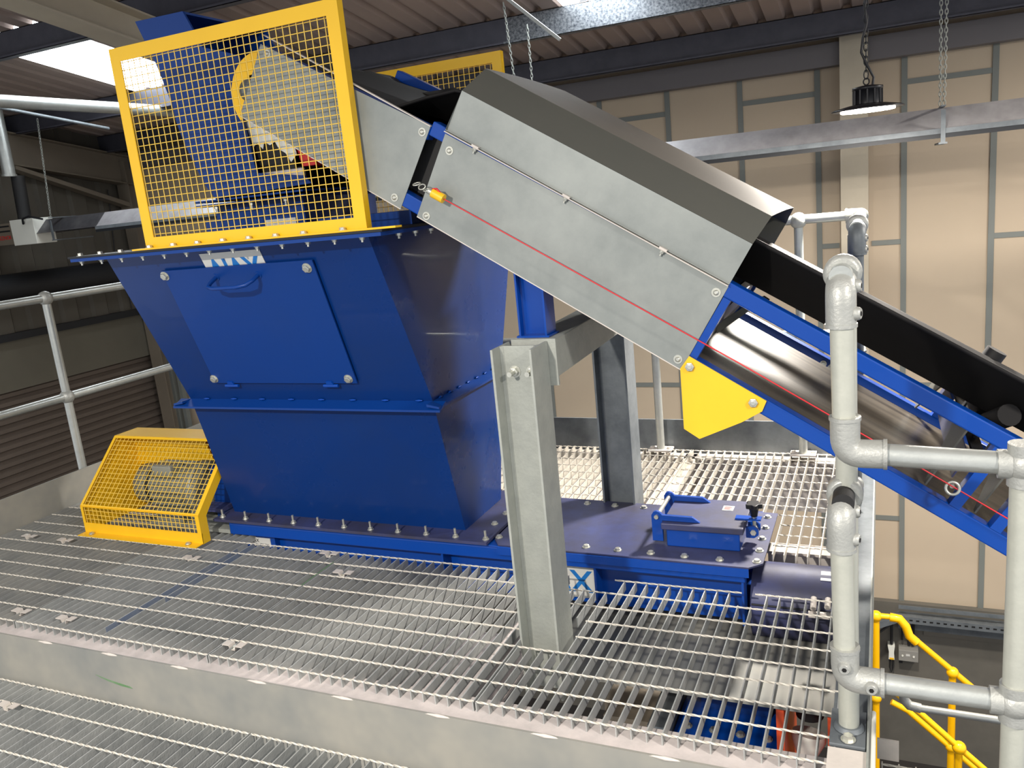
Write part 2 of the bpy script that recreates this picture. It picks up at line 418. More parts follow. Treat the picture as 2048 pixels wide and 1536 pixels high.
grating('floor_grating', 'pale floor grating behind the hopper, left of the rear steel column', -2.4, -0.91, 3.215, 4.12, rows=rowr(15, 24), m_='grating_pale', holes=[(-1.12, -0.90, 3.1, 3.30)])
grating('floor_grating', 'pale floor grating in the far right corner of the deck, behind the feeder hatch', -0.90, -0.125, 2.93, 4.12, rows=rowr(12, 24), m_='grating_pale', holes=[(-0.95, -0.375, 2.5, 3.215), (-1.12, -0.90, 3.1, 3.30)], clips=[(-0.82, 3.98)])
LZ = -0.19
lr = [1.719-0.1*i for i in range(0, 16)]
grating('floor_grating', 'lower floor grating at the bottom left of the photo, left of the green painted seam', -3.9, -2.815, 0.2, 1.722, z=LZ, rows=lr, pitch=0.0392)
grating('floor_grating', 'lower floor grating at the bottom of the photo, right of the green painted seam', -2.803, -1.82, 0.2, 1.722, z=LZ, rows=lr, clips=[(-2.79, 1.60)], seam=(-2.805, 1.0, 1.57, 'green'))
grating('floor_grating', 'lower floor grating at the bottom edge below the smudged kick plate, near the camera', -1.81, -0.84, 0.2, 1.722, z=LZ, rows=lr)

# ================================================================== DECK STEELWORK
r_ = thing('kick_plate', 'long smudged galvanised kick plate between the upper and lower gratings', 'kick plate', (-2, 1.74, -0.3))
build('plate', MB().box(-4.1, -0.02, 1.738, 1.745, -0.30, -0.012), 'kick', r_)
mb = MB(); 
pts = []; rr = []
for i in range(12):
    x = -3.7+i*0.32
    for dx, q in ((-0.03, 0.0015), (0, 0.0045), (0.012, 0.006), (0.03, 0.0045), (0.05, 0.0015)): pts.append((x+dx, 1.7395, -0.014)); rr.append(q)
mb.tube(pts, rr, 8)
build('weld_seam', mb, 'galv_light', r_)
mb = MB(); mb.prism([(0, 0), (0.05, -0.008), (0.10, -0.014), (0.16, -0.020), (0.17, -0.026), (0.12, -0.024), (0.06, -0.016)], lambda u, v, t: (-2.50+u, t, -0.105+v), 1.7365, 1.738)
o_ = build('paint_mark', mb, 'green', r_); o_['label'] = 'green paint smear'
r_ = thing('deck_edge_beam', 'dusty pinkish steel ledge carrying the front ends of the deck gratings', 'steel beam', (-2, 1.85, -0.33))
mb = MB(); mb.box(-4.1, -0.116, 1.746, 1.868, -0.040, -0.030); mb.box(-4.1, -0.02, 1.82, 1.83, -0.33, -0.04); mb.box(-4.1, -0.02, 1.76, 1.83, -0.34, -0.33)
build('channel', mb, 'rail_dusty', r_)
# longitudinal bearers under gratings
def ibeam_y(name, label, xc, y0, y1, zt, wd=0.08, h=0.16, m_='galv_light', cat='steel beam'):
    mb = MB(); mb.box(xc-wd/2, xc+wd/2, y0, y1, zt-0.008, zt); mb.box(xc-0.004, xc+0.004, y0, y1, zt-h+0.008, zt-0.008); mb.box(xc-wd/2, xc+wd/2, y0, y1, zt-h, zt-h+0.008)
    return tag(build(name, mb, m_), label, cat)
ibeam_y('deck_joist', 'pale steel joist under the seam of the rear deck gratings', -0.90, 3.21, 4.14, -0.03)
ibeam_y('deck_joist', 'steel joist hidden under the seam left of the steel column', -1.15, 1.9, 2.6, -0.06, 0.06, m_='rail_dusty')
mb = MB(); mb.box(-0.40, -0.10, 3.02, 3.10, -0.04, -0.03); mb.box(-0.40, -0.10, 3.05, 3.06, -0.1, -0.04)
tag(build('deck_joist', mb, 'galv_light'), 'short pale cross beam under the grating right of the feeder hatch', 'steel beam')
mb = MB(); mb.box(-2.4, -0.03, 4.06, 4.15, -0.042, -0.030); mb.box(-2.4, -0.03, 4.10, 4.11, -0.3, -0.042)
tag(build('deck_joist', mb, 'galv_light'), 'steel beam under the far edge of the deck below the toe board', 'steel beam')
# right edge channel of deck
r_ = thing('deck_side_beam', 'weathered galvanised channel along the right edge of the deck', 'steel beam', (-0.07, 3.0, -0.3))
mb = MB(); mb.box(-0.115, -0.034, 1.75, 4.16, -0.012, -0.002); mb.box(-0.115, -0.105, 1.75, 4.16, -0.26, -0.012)
build('channel', mb, 'galv_dark', r_)
build('edge_strip', MB().box(-0.034, -0.029, 1.75, 4.16, -0.26, 0.012), 'galv', r_)
build('end_plate', MB().box(-0.12, -0.034, 1.746, 1.87, -0.002, 0.003), 'galv_light', r_)
tag(build('conduit', MB().tube([(-0.020, 1.75, 0.003), (-0.020, 2.02, 0.0), (-0.020, 2.04, -0.002)], 0.006), 'white'), 'thin white conduit clipped along the right deck edge', 'conduit')
# toe boards
mb = MB(); mb.box(-3.985, -3.975, 1.75, 4.16, -0.04, 0.162)
tag(build('toe_board', mb, 'kick'), 'galvanised toe board along the left edge of the deck', 'toe board')
mb = MB(); mb.box(-3.975, -0.03, 4.155, 4.165, -0.04, 0.150)
tag(build('toe_board', mb, 'galv_dark'), 'dark spangled toe board along the far edge of the deck', 'toe board')
# grey tray plates seen through the gratings
tag(build('floor_plate', MB().box(-1.22, -0.125, 2.37, 3.0, -0.26, -0.25), 'kick'), 'flat grey steel plate lying below the right hand deck grating', 'plate')
tag(build('floor_plate', MB().box(-2.9, -1.30, 1.99, 2.64, -0.31, -0.30), 'rail_dusty'), 'grey steel plate below the grating in front of the hopper', 'plate')
tag(build('floor_plate', MB().box(-3.95, -2.5, 0.5, 1.73, -0.66, -0.64), 'galv_dark'), 'dark plate below the lower grating at the bottom left', 'plate')

# ================================================================== COLUMNS
def hsec(xc0, xc1, y0, y1, z0, z1, tf=0.008):
    mb = MB(); mb.box(xc0, xc0+tf, y0, y1, z0, z1); mb.box(xc1-tf, xc1, y0, y1, z0, z1)
    ym = (y0+y1)/2; mb.box(xc0+tf, xc1-tf, ym-0.004, ym+0.004, z0, z1)
    # root fillets
    for xa, sg in ((xc0+tf, 1), (xc1-tf, -1)):
        for sy in (1, -1):
            mb.prism([(0, 0), (0.010, 0), (0, 0.010)], lambda u, v, t: (xa+sg*u, ym+sy*(0.004+v), t), z0, z1)
    return mb
r_ = thing('steel_column', 'tall galvanised H-section column standing through the grating in front of the conveyor', 'column', (-0.985, 2.215, -0.2))
build('shaft', hsec(-1.052, -0.921, 2.15, 2.28, -0.2, 0.938), 'galv', r_, bevel=0.0015)
mb = MB(); 
build('end_plate', MB().box(-1.04, -0.895, 2.281, 2.291, 0.80, 0.944), 'galv', r_)
for bx, bz in ((-1.005, 0.86), (-0.948, 0.86)):
    mb = MB(); mb.hexbolt((bx, 2.211, bz), (0, -1, 0), 0.014, 0.012, True, 0.03, 0.008); build('bolt', mb, 'bolt', r_)
r_ = thing('steel_column', 'dark galvanised column at the rear, behind the feeder cover', 'column', (-1.01, 3.215, -0.2))
build('shaft', hsec(-1.085, -0.945, 3.16, 3.29, -0.2, 0.80), 'galv_dark', r_)  # darker steel tone than the front column
r_ = thing('cross_beam', 'galvanised box beam bolted between the two steel columns under the conveyor', 'steel beam', (-0.98, 2.7, 0.82))
mb = MB()
mb.prism([(0, 0.82), (0, 0.938), (0.115, 0.938), (0.115, 0.82)], lambda u, v, t: (-1.02+u-0.025*(t-2.29)/0.9, t, v), 2.292, 3.30)
build('box_section', mb, 'galv', r_, bevel=0.003)
r_ = thing('steel_column', 'short blue H-section post standing on the galvanised beam below the conveyor', 'column', (-0.98, 2.35, 0.94))
build('shaft', hsec(-1.035, -0.942, 2.337, 2.417, 0.944, 1.16, 0.006), 'blue_bright', r_)
build('base_plate', MB().box(-1.042, -0.934, 2.332, 2.422, 0.939, 0.945), 'blue_bright', r_)
r_ = thing('steel_column', 'short blue post on the far end of the galvanised beam, behind the near blue post', 'column', (-1.0, 3.24, 0.94))
build('shaft', hsec(-1.05, -0.95, 3.20, 3.28, 0.944, 1.17, 0.006), 'blue_bright', r_)

# ================================================================== HOPPER
R_h = thing('hopper', 'large blue steel hopper with a bolted access panel', 'hopper', (-2.14, 2.93, 0.07))
XL_, XR_ = -2.745, -1.54
lv = [(0.075, 2.755, 3.105), (0.655, 2.62, 3.25), (1.290, 2.335, 3.525)]
def shell(levels, bulge=0.0):
    mb = MB()
    # subdivided right face to allow slight sheet buckling
    for i in range(len(levels)-1):
        (z0, f0, b0), (z1, f1, b1) = levels[i], levels[i+1]
        mb.add([(XL_, f0, z0), (XR_, f0, z0), (XR_, f1, z1), (XL_, f1, z1)], [(0, 1, 2, 3)])
        mb.add([(XL_, b0, z0), (XR_, b0, z0), (XR_, b1, z1), (XL_, b1, z1)], [(3, 2, 1, 0)])
        mb.add([(XL_, f0, z0), (XL_, f1, z1), (XL_, b1, z1), (XL_, b0, z0)], [(0, 1, 2, 3)])
        n_ = 14; vs_ = []; fs = []
        for a in range(n_+1):
            t = a/n_; zf = z0+(z1-z0)*t; ff = f0+(f1-f0)*t; bb = b0+(b1-b0)*t
            for c in range(n_+1):
                s_ = c/n_
                dd = bulge*math.sin(PI*t)*math.sin(PI*s_)*(1 if i else 0.6)
                vs_.append((XR_+dd, ff+(bb-ff)*s_, zf))
        for a in range(n_):
            for c in range(n_):
                q = a*(n_+1)+c; fs.append((q, q+1, q+n_+2, q+n_+1))
        mb.add(vs_, fs, True)
    return mb
build('upper_body', shell(lv[1:], 0.018), 'blue_hopper', R_h)
build('lower_body', shell(lv[:2], 0.014), 'blue_hopper', R_h)
# rim flange (two plates), with cut centre
def frame_ring(x0, x1, y0, y1, z0, z1, wi):
    mb = MB(); mb.box(x0, x1, y0, y0+wi, z0, z1); mb.box(x0, x1, y1-wi, y1, z0, z1)
    mb.box(x0, x0+wi, y0+wi, y1-wi, z0, z1); mb.box(x1-wi, x1, y0+wi, y1-wi, z0, z1); return mb
build('rim_flange', frame_ring(-2.825, -1.430, 2.240, 3.60, 1.291, 1.303, 0.10), 'blue', R_h)
build('lid_plate', frame_ring(-2.832, -1.422, 2.236, 3.605, 1.304, 1.311, 0.12), 'dark', R_h)
mb = MB()
for (yy, sg) in ((2.62, -1), (3.25, 1)):
    mb.prism([(0, 0), (0.052, -0.022), (0.052, -0.030), (0, -0.010)], lambda u, v, t: (t, yy+sg*u, 0.655+v), -2.80, -1.485)
for (xx, sg) in ((XL_, -1), (XR_, 1)):
    mb.prism([(0, 0), (0.052, -0.010), (0.052, -0.018), (0, -0.010)], lambda u, v, t: (xx+sg*u, t, 0.655+v), 2.57, 3.30)
build('middle_flange', mb, 'blue', R_h)
mb = MB()
for i in range(8):
    x = -2.66+i*0.15; mb.lathe((x, 2.612, 0.658), (1, 0, 0), [(0, 0.002), (0.015, 0.005), (0.03, 0.002)], 6)
    yv = 2.66+i*0.08; mb.lathe((XR_+0.006, yv, 0.658), (0, 1, 0), [(0, 0.002), (0.012, 0.005), (0.024, 0.002)], 6)
build('weld_seam', mb, 'blue_bright', R_h)
build('base_flange', MB().box(-2.785, -1.402, 2.657, 3.205, 0.066, 0.078), 'blue_dusty', R_h)
for i in range(11):
    mb = MB(); mb.hexbolt((-2.753+i*0.1336, 2.686, 0.078), (0, 0, 1), 0.010, 0.008, True, 0.026, 0.005); build('stud', mb, 'bolt', R_h)
for (bx, by) in ((-1.447, 2.836), (-1.446, 2.948), (-1.446, 3.06)):
    mb = MB(); mb.hexbolt((bx, by, 0.078), (0, 0, 1), 0.011, 0.007); build('bolt', mb, 'bolt', R_h)
for i in range(13):
    x = -2.80+i*0.1067
    if abs(x) < 9:
        mb = MB(); mb.hexbolt((x, 2.268, 1.291), (0, 0, -1), 0.008, 0.006, True, 0.008, 0.004)
        if not (-2.505 < x < -1.375): mb.hexbolt((x, 2.268, 1.311), (0, 0, 1), 0.010, 0.008)
        build('bolt', mb, 'bolt', R_h)
for i in range(4):
    mb = MB(); mb.hexbolt((-1.475, 2.42+i*0.11, 1.291), (0, 0, -1), 0.010, 0.008, True, 0.01, 0.005); build('bolt', mb, 'bolt', R_h)
# front face frame
FP = Vector((0, 2.62, 0.655)); FD = Vector((0, -0.285, 0.635)).normalized(); FN = Vector((0, -FD.z, FD.y))
def face(x, t, off=0.0): 
    p = FP+FD*t+FN*off; return Vector((x, p.y, p.z))
mb = MB(); mb.prism([(-2.490, 0.631), (-1.790, 0.631), (-1.832, 0.093), (-2.540, 0.095)], lambda u, v, t: face(u, v, t), 0.006, 0.013)
ap = build('access_panel', mb, 'blue', R_h, bevel=0.001)
for (u, v) in ((-2.483, 0.611), (-1.823, 0.603), (-2.53, 0.119), (-1.862, 0.117)):
    mb = MB(); mb.hexbolt(face(u, v, 0.013), FN, 0.014, 0.010); build('bolt', mb, 'bolt', ap)
hpts = [face(-2.243, 0.595, 0.012), face(-2.255, 0.588, 0.04), face(-2.30, 0.570, 0.075), face(-2.318, 0.562, 0.085), face(-2.29, 0.557, 0.088)] 
hpts = [face(-2.243, 0.59, 0.012), face(-2.243, 0.588, 0.05), face(-2.235, 0.586, 0.078), face(-2.205, 0.585, 0.088), face(-2.10, 0.585, 0.088), face(-2.062, 0.586, 0.078), face(-2.047, 0.588, 0.05), face(-2.047, 0.588, 0.012)]
mb = MB(); mb.tube(hpts, 0.0075, 10); mb.lathe(face(-2.243, 0.59, 0.012), FN, [(0, 0.015), (0.004, 0.014)], 14); mb.lathe(face(-2.047, 0.588, 0.012), FN, [(0, 0.015), (0.004, 0.014)], 14)
build('handle', mb, 'blue', ap)
for u in (-2.453, -1.956):
    mb = MB(); mb.lathe(face(u-0.035, 0.083, 0.014), (1, 0, 0), [(0, 0.007), (0.068, 0.007)], 10); mb.prism([(u-0.02, 0.085), (u+0.015, 0.085), (u+0.01, 0.105), (u-0.015, 0.105)], lambda a, b, t: face(a, b, t), 0.012, 0.018)
    mb.box
    build('hinge', mb, 'blue_bright', R_h)
# AJAX nameplate (its lower half covered by the panel)
mb = MB(); mb.prism([(-2.278, 0.555), (-2.000, 0.555), (-2.000, 0.684), (-2.278, 0.684)], lambda u, v, t: face(u, v, t), 0.0005, 0.003)
sg = build('name_plate', mb, 'sign_white', R_h)
text_mesh('lettering', 'AJAX', 0.126, 'sign_blue', face(-2.262, 0.570, 0.0034), (1, 0, 0), FD, sg, bold=0.003, xscale=0.83)
# small open box at the left rear of the rim
mb = MB(); mb.box(-2.83, -2.55, 2.98, 3.0, 1.312, 1.40); mb.box(-2.83, -2.82, 3.0, 3.3, 1.312, 1.40)
build('rim_bracket', mb, 'blue', R_h)

# ================================================================== MESH GUARDS ON THE HOPPER
def mesh_guard(label, x0, x1, z0, z1, y, base=True, foot=None):
    rt = thing('mesh_guard', label, 'guard', ((x0+x1)/2, y, z0))
    fw = 0.045; mb = MB()
    mb.box(x0, x1, y, y+0.004, z1-fw, z1); mb.box(x0, x1, y, y+0.004, z0, z0+fw*0.8)
    mb.box(x0, x0+fw, y, y+0.004, z0+fw*0.8, z1-fw); mb.box(x1-fw, x1, y, y+0.004, z0+fw*0.8, z1-fw)
    mb.box(x0, x1, y+0.004, y+0.03, z1-0.004, z1); mb.box(x0, x0+0.004, y+0.004, y+0.03, z0, z1-0.004); mb.box(x1-0.004, x1, y+0.004, y+0.03, z0, z1-0.004)
    build('frame', mb, 'yellow', rt)
    mm = MB(); p_ = 0.0268; yy = y+0.008; rr = 0.00165
    x = x0+0.02
    while x < x1-0.02:
        mm.tube([(x, yy, z0+0.02), (x, yy, z1-0.02)], rr, 5, False); x += p_
    z = z0+0.02
    while z < z1-0.02:
        mm.tube([(x0+0.02, yy+0.003, z), (x1-0.02, yy+0.003, z)], rr, 5, False); z += 0.0258
    build('wire_mesh', mm, 'yellow_mesh', rt, fix=False)
    if foot:
        build('foot_strip', MB().box(foot[0], foot[1], y-0.035, y+0.004, z0-0.006, z0), 'yellow', rt)
        for i in range(8):
            mk = MB(); mk.hexbolt((foot[0]+0.065+i*0.1155+(0.04 if i > 6 else 0), y-0.014, z0), (0, 0, 1), 0.010, 0.007); build('bolt', mk, 'bolt', rt)
    return rt
mesh_guard('yellow wire mesh guard bolted along the front rim of the blue hopper', -2.467, -1.504, 1.318, 2.006, 2.280, foot=(-2.502, -1.377))
mesh_guard('yellow wire mesh guard on the far rim of the hopper, behind the conveyor hood', -2.512, -1.524, 1.312, 1.998, 3.53)

# ================================================================== SCREW FEEDER
TB = -0.165
R_f = thing('screw_feeder', 'blue trough of the screw feeder under the hopper with a bolted cover', 'screw feeder', (-1.6, 2.93, -0.17))
mb = MB()
mb.box(-2.70, -0.44, 2.745, 2.753, TB, 0.05); mb.box(-2.70, -0.44, 3.10, 3.108, TB, 0.05); mb.box(-2.70, -0.44, 2.745, 3.108, TB-0.01, TB)
build('trough', mb, 'blue_bright', R_f)
mb = MB(); mb.box(-2.715, -0.43, 2.675, 2.752, 0.050, 0.060); mb.box(-2.715, -0.43, 2.675, 2.683, 0.002, 0.052); mb.box(-2.715, -0.43, 3.10, 3.19, 0.050, 0.060)
build('rolled_edge', mb, 'blue_bright', R_f, bevel=0.004)
for x in (-2.70, -1.62, -0.975, -0.44):
    build('stiffener', MB().box(x-0.004, x+0.004, 2.68, 2.745, TB, 0.05), 'blue_bright', R_f)
mb = MB(); mb.prism([(-1.395, 2.72), (-1.36, 2.672), (-0.415, 2.662), (-0.372, 2.705), (-0.372, 3.16), (-1.395, 3.19)], lambda u, v, t: (u, v, t), 0.061, 0.068)
cp = build('cover_plate', mb, 'blue_dusty', R_f, bevel=0.001)
build('cover_edge', MB().box(-1.36, -0.415, 2.660, 2.666, 0.030, 0.062), 'blue_bright', R_f)
bl = [(-1.382, 2.735), (-1.26, 2.722), (-1.136, 2.718), (-1.013, 2.715), (-0.889, 2.710), (-0.765, 2.708), (-0.642, 2.705), (-0.518, 2.702), (-0.394, 2.712), (-0.396, 2.801), (-0.400, 2.905), (-0.401, 3.007), (-0.405, 3.11), (-1.375, 2.85), (-1.375, 2.95), (-1.375, 3.05), (-1.148, 3.134), (-1.025, 3.130), (-0.90, 3.128), (-0.77, 3.126)]
for (bx, by) in bl:
    mb = MB(); mb.hexbolt((bx, by, 0.068), (0, 0, 1), 0.011, 0.007); build('bolt', mb, 'bolt', cp)
# hatch
box_m = MB(); box_m.box(-0.722, -0.460, 2.782, 3.02, 0.068, 0.138)
build('hatch_box', box_m, 'blue_bright', R_f, bevel=0.004)
lid = build('hatch_lid', MB().box(-0.738, -0.446, 2.770, 3.035, 0.136, 0.160), ['blue_dusty'], R_f, bevel=0.003)
for i, yy in enumerate((2.80, 3.00)):
    mb = MB(); mb.prism([(-0.778, 0.080), (-0.738, 0.080), (-0.738, 0.161), (-0.600, 0.161), (-0.628, 0.181), (-0.738, 0.183), (-0.746, 0.193), (-0.758, 0.197), (-0.770, 0.193), (-0.778, 0.180)], lambda u, v, t: (u, t, v), yy-0.006, yy+0.006)
    build('hinge_arm', mb, 'blue_bright', R_f, bevel=0.001)
build('hinge_pin', MB().tube([(-0.758, 2.785, 0.176), (-0.758, 3.03, 0.176)], 0.008), 'bolt', R_f)
mb = MB(); mb.prism([(-0.446, 0.10), (-0.418, 0.10), (-0.402, 0.112), (-0.402, 0.132), (-0.418, 0.145), (-0.446, 0.14)], lambda u, v, t: (u, t, v), 2.835, 2.845)
mb.prism([(-0.446, 0.10), (-0.418, 0.10), (-0.402, 0.112), (-0.402, 0.132), (-0.418, 0.145), (-0.446, 0.14)], lambda u, v, t: (u, t, v), 2.885, 2.895)
build('clamp_lug', mb, 'blue_bright', R_f)
mb = MB(); mb.tube([(-0.42, 2.83, 0.122), (-0.42, 2.90, 0.122)], 0.011, 6); mb.tube([(-0.42, 2.865, 0.12), (-0.42, 2.865, 0.205)], 0.006)
build('clamp_bolt', mb, 'bolt', R_f)
mb = MB(); mb.box(-0.485, -0.395, 2.850, 2.882, 0.160, 0.166); build('clamp_bar', mb, 'blue_bright', R_f)
mb = MB(); prf = []
for i in range(30):
    t = 2*PI*i/30; rr = 0.026+0.005*math.cos(5*t); prf.append((rr*math.cos(t), rr*math.sin(t)))
mb.prism(prf, lambda u, v, t: (-0.42+u, 2.865+v, t), 0.205, 0.222); mb.lathe((-0.42, 2.865, 0.172), (0, 0, 1), [(0, 0.012), (0.034, 0.018)], 14)
build('star_knob', mb, 'lampblack', R_f, bevel=0.002)
def sticker(u0, u1, v0, v1, z, parent):
    s_ = build('sticker', MB().box(u0, u1, v0, v1, z, z+0.0008), 'sign_white', parent)
    mb = MB()
    for i in range(4):
        vv = v0+(v1-v0)*(0.2+0.18*i); mb.box(u0+0.006, u1-0.006-0.006*(i % 2), vv, vv+(v1-v0)*0.08, z+0.0008, z+0.0014)
    build('print', mb, 'red', s_)
sticker(-0.545, -0.505, 2.93, 2.975, 0.1605, lid)
# round end housing right of the cover and the drive drum behind
mb = MB(); mb.lathe((-0.425, 2.86, -0.145), (1, 0, 0), [(0, 0.135), (0.285, 0.135)], 36)
eh = build('end_housing', mb, 'blue_dusty', R_f)
mb = MB(); mb.tube([(-0.42, 2.732, -0.105), (-0.15, 2.732, -0.105)], 0.004, 6); build('housing_seam', mb, 'dark', eh)
s_ = build('sticker', MB().prism([(-0.195, 2.80), (-0.155, 2.80), (-0.155, 2.845), (-0.195, 2.845)], lambda u, v, t: (u, v, -0.145+math.sqrt(max(0, 0.1355**2-(v-2.86)**2))+t), 0.0, 0.001), 'sign_white', eh)
mb = MB(); mb.tube([(-0.21, 2.66, -0.06), (-0.21, 2.70, -0.04)], 0.010); mb.tube([(-0.165, 2.66, -0.05), (-0.165, 2.70, -0.04)], 0.010); mb.box(-0.225, -0.15, 2.655, 2.665, -0.09, -0.07)
build('latch', mb, 'galv_light', R_f)
mb = MB(); mb.box(-0.43, -0.13, 3.05, 3.35, -0.5, -0.20)
build('gear_housing', mb, 'blue', R_f)
# AJAX plate on the trough side and small data plate
nb_ = build('name_plate', MB().box(-1.31, -0.985, 2.738, 2.744, -0.155, -0.015), 'sign_white', R_f)
text_mesh('lettering', 'AJAX', 0.125, 'sign_blue', (-1.295, 2.7375, -0.130), (1, 0, 0), (0, 0, 1), nb_, bold=0.002)
build('data_bracket', MB().box(-2.66, -2.50, 2.715, 2.744, -0.14, -0.005), 'blue_bright', R_f)
dp = build('data_plate', MB().box(-2.645, -2.525, 2.712, 2.715, -0.065, -0.022), 'sign_white', R_f)
text_mesh('lettering', 'AJAX', 0.022, 'dark', (-2.64, 2.7115, -0.043), (1, 0, 0), (0, 0, 1), dp)
mb = MB()
for i in range(12): mb.box(-2.638+i*0.009, -2.635+i*0.009+0.002*(i % 3 == 0), 2.711, 2.712, -0.062, -0.049)
build('print', mb, 'dark', dp)

# ================================================================== MOTOR AND ITS GUARD
R_g = thing('motor_guard', 'yellow mesh hood covering the grey drive motor left of the hopper', 'guard', (-3.13, 2.75, 0))
gx0, gx1 = -3.508, -2.762
mb = MB()
mb.sheet([(2.508, 0.004), (2.553, 0.004), (2.556, 0.050)], lambda u, v, t: (t, u, v), gx0-0.0, gx1, -0.003)
build('foot_angle', mb, 'yellow', R_g)
mb = MB(); 
A_, B_, C_, D_ = (2.556, 0.0), (2.556, 0.135), (2.822, 0.402), (2.965, 0.402)
def gp(a, b, t): return (a[0]+(b[0]-a[0])*t, a[1]+(b[1]-a[1])*t)
# frame strips on front and slope, solid top
def strip(x0, x1, p, q, th=0.003):
    mb.sheet([p, q], lambda u, v, t: (t, u, v), x0, x1, th)
strip(gx0, gx1, gp(A_, B_, 0), gp(A_, B_, 0.36)); strip(gx0, gx1, gp(B_, C_, 0.97), C_); strip(gx0, gx1, C_, D_)
strip(gx0, gx0+0.015, gp(A_, B_, 0.361), gp(A_, B_, 0.969)); strip(gx0, gx0+0.015, gp(B_, C_, 0.021), gp(B_, C_, 0.969)); strip(gx1-0.022, gx1, gp(A_, B_, 0.361), gp(A_, B_, 0.969)); strip(gx1-0.022, gx1, gp(B_, C_, 0.021), gp(B_, C_, 0.969))
strip(gx0, gx1, gp(A_, B_, 0.97), B_); strip(gx0, gx1, B_, gp(B_, C_, 0.02))
# right side strip return and left solid cheek, back plate
mb.prism([A_, B_, C_, D_, (2.965, 0.36), (2.83, 0.36), (2.60, 0.12), (2.60, 0.0)], lambda u, v, t: (t, u, v), gx1-0.003, gx1)
mb.prism([A_, B_, C_, D_, (2.965, 0.0)], lambda u, v, t: (t, u, v), gx0, gx0+0.003)
build('frame', mb, 'yellow', R_g)
mb = MB(); mb.box(gx0, -2.98, 2.965, 2.968, 0.0, 0.402); mb.prism([(gx0, 0.402), (-3.05, 0.402), (-2.98, 0.22), (gx0, 0.22)], lambda u, v, t: (u, t, v), 2.93, 2.933)
build('back_plate', mb, 'yellow', R_g)
mm = MB(); x = gx0+0.02
while x < gx1:
    for (p, q) in ((gp(A_, B_, 0.34), B_), (B_, C_)):
        mm.tube([(x, p[0]+0.003, p[1]), (x, q[0]+0.003, q[1]-0.003)], 0.0017, 5, False)
    x += 0.0262
for (p, q, n_) in ((gp(A_, B_, 0.36), B_, 4), (B_, C_, 15)):
    for i in range(n_+1):
        a = gp(p, q, i/n_); mm.tube([(gx0, a[0]+0.005, a[1]-0.002), (gx1, a[0]+0.005, a[1]-0.002)], 0.0017, 5, False)
build('wire_mesh', mm, 'yellow_mesh', R_g, fix=False)
for bx in (-3.44, -2.83):
    mb = MB(); mb.hexbolt((bx, 2.532, 0.006), (0, 0, 1), 0.010, 0.006); build('bolt', mb, 'bolt', R_g)
R_m = thing('drive_motor', 'grey finned electric gear motor under the yellow mesh hood', 'motor', (-3.1, 2.80, 0.02))
mb = MB(); mb.lathe((-3.32, 2.80, 0.175), (1, 0, 0), [(0, 0.07), (0.01, 0.098), (0.10, 0.103), (0.34, 0.103)], 28)
for i in range(20):
    t = 2*PI*i/20; c_, s2 = math.cos(t), math.sin(t)
    mb.add([(-3.21, 2.80+0.10*c_-0.003*s2, 0.175+0.10*s2+0.003*c_), (-3.0, 2.80+0.10*c_-0.003*s2, 0.175+0.10*s2+0.003*c_), (-3.0, 2.80+0.118*c_, 0.175+0.118*s2), (-3.21, 2.80+0.118*c_, 0.175+0.118*s2)], [(0, 1, 2, 3)])
build('housing', mb, 'motor', R_m)
mb = MB(); mb.lathe((-3.225, 2.80, 0.175), (1, 0, 0), [(0, 0.106), (0.018, 0.106)], 28); build('band', mb, 'dark', R_m)
mb = MB(); mb.lathe((-2.98, 2.80, 0.175), (1, 0, 0), [(0, 0.10), (0.015, 0.125), (0.06, 0.125), (0.068, 0.09)], 24); mb.box(-2.98, -2.94, 2.72, 2.88, 0.02, 0.16)
build('gearbox', mb, 'motor', R_m)
build('terminal_box', MB().box(-3.16, -3.04, 2.70, 2.78, 0.245, 0.30), 'motor', R_m, bevel=0.005)
build('feet', MB().box(-3.19, -3.02, 2.70, 2.90, 0.02, 0.08), 'motor', R_m)
mb = MB(); mb.box(-3.22, -2.72, 2.68, 2.92, 0.002, 0.02)
tag(build('motor_base_plate', mb, 'galv'), 'flat galvanised mounting plate under the drive motor', 'plate')
R_c = thing('gearbox_cover', 'dark blue end cover of the feeder between motor guard and hopper', 'cover', (-2.76, 2.95, 0.0))
mb = MB(); mb.box(-2.90, -2.795, 2.80, 3.12, 0.02, 0.27)
build('casing', mb, 'blue', R_c)
build('flange', MB().box(-2.92, -2.79, 2.72, 3.15, 0.082, 0.10), 'blue_dusty', R_c)

# ================================================================== CONVEYOR
TH = math.radians(31.8); CU, SU = math.cos(TH), math.sin(TH)
PX, PZ, Y0, Y1, KV = -1.3386, 1.3429, 2.31, 3.21, 1.0065   # KV: overall size of the conveyor, Y0 is moved to 2.325 by cv
def cv(p):   # (s, y, n) -> world
    return Vector((PX+KV*(p[0]*CU+p[2]*SU), 2.325+(p[1]-Y0)*KV, PZ+KV*(-p[0]*SU+p[2]*CU)))
NV = Vector((SU, 0, CU)); UV = Vector((CU, 0, -SU))
R_v = thing('belt_conveyor', 'inclined blue framed belt conveyor rising over the hopper', 'conveyor', (0.3, 2.76, 0.3))
S0, S1 = -0.74, 2.6
for (yy0, yy1) in ((Y0, Y0+0.045), (Y1-0.045, Y1)):
    build('lower_chord', MB(cv).box(S0, S1, yy0, yy1, -0.001, 0.044), 'blue_bright', R_v, bevel=0.004)
    mb = MB(cv); mb.box(-0.064, S1, yy0, yy1, 0.236, 0.280); build('upper_chord', mb, 'blue_bright', R_v, bevel=0.004)
    mb = MB(cv); mb.prism([(S0, 0.19), (-0.064, 0.218), (-0.064, 0.262), (S0, 0.230)], lambda u, v, t: (u, t, v), yy0, yy1); build('upper_chord', mb, 'blue_bright', R_v, bevel=0.004)
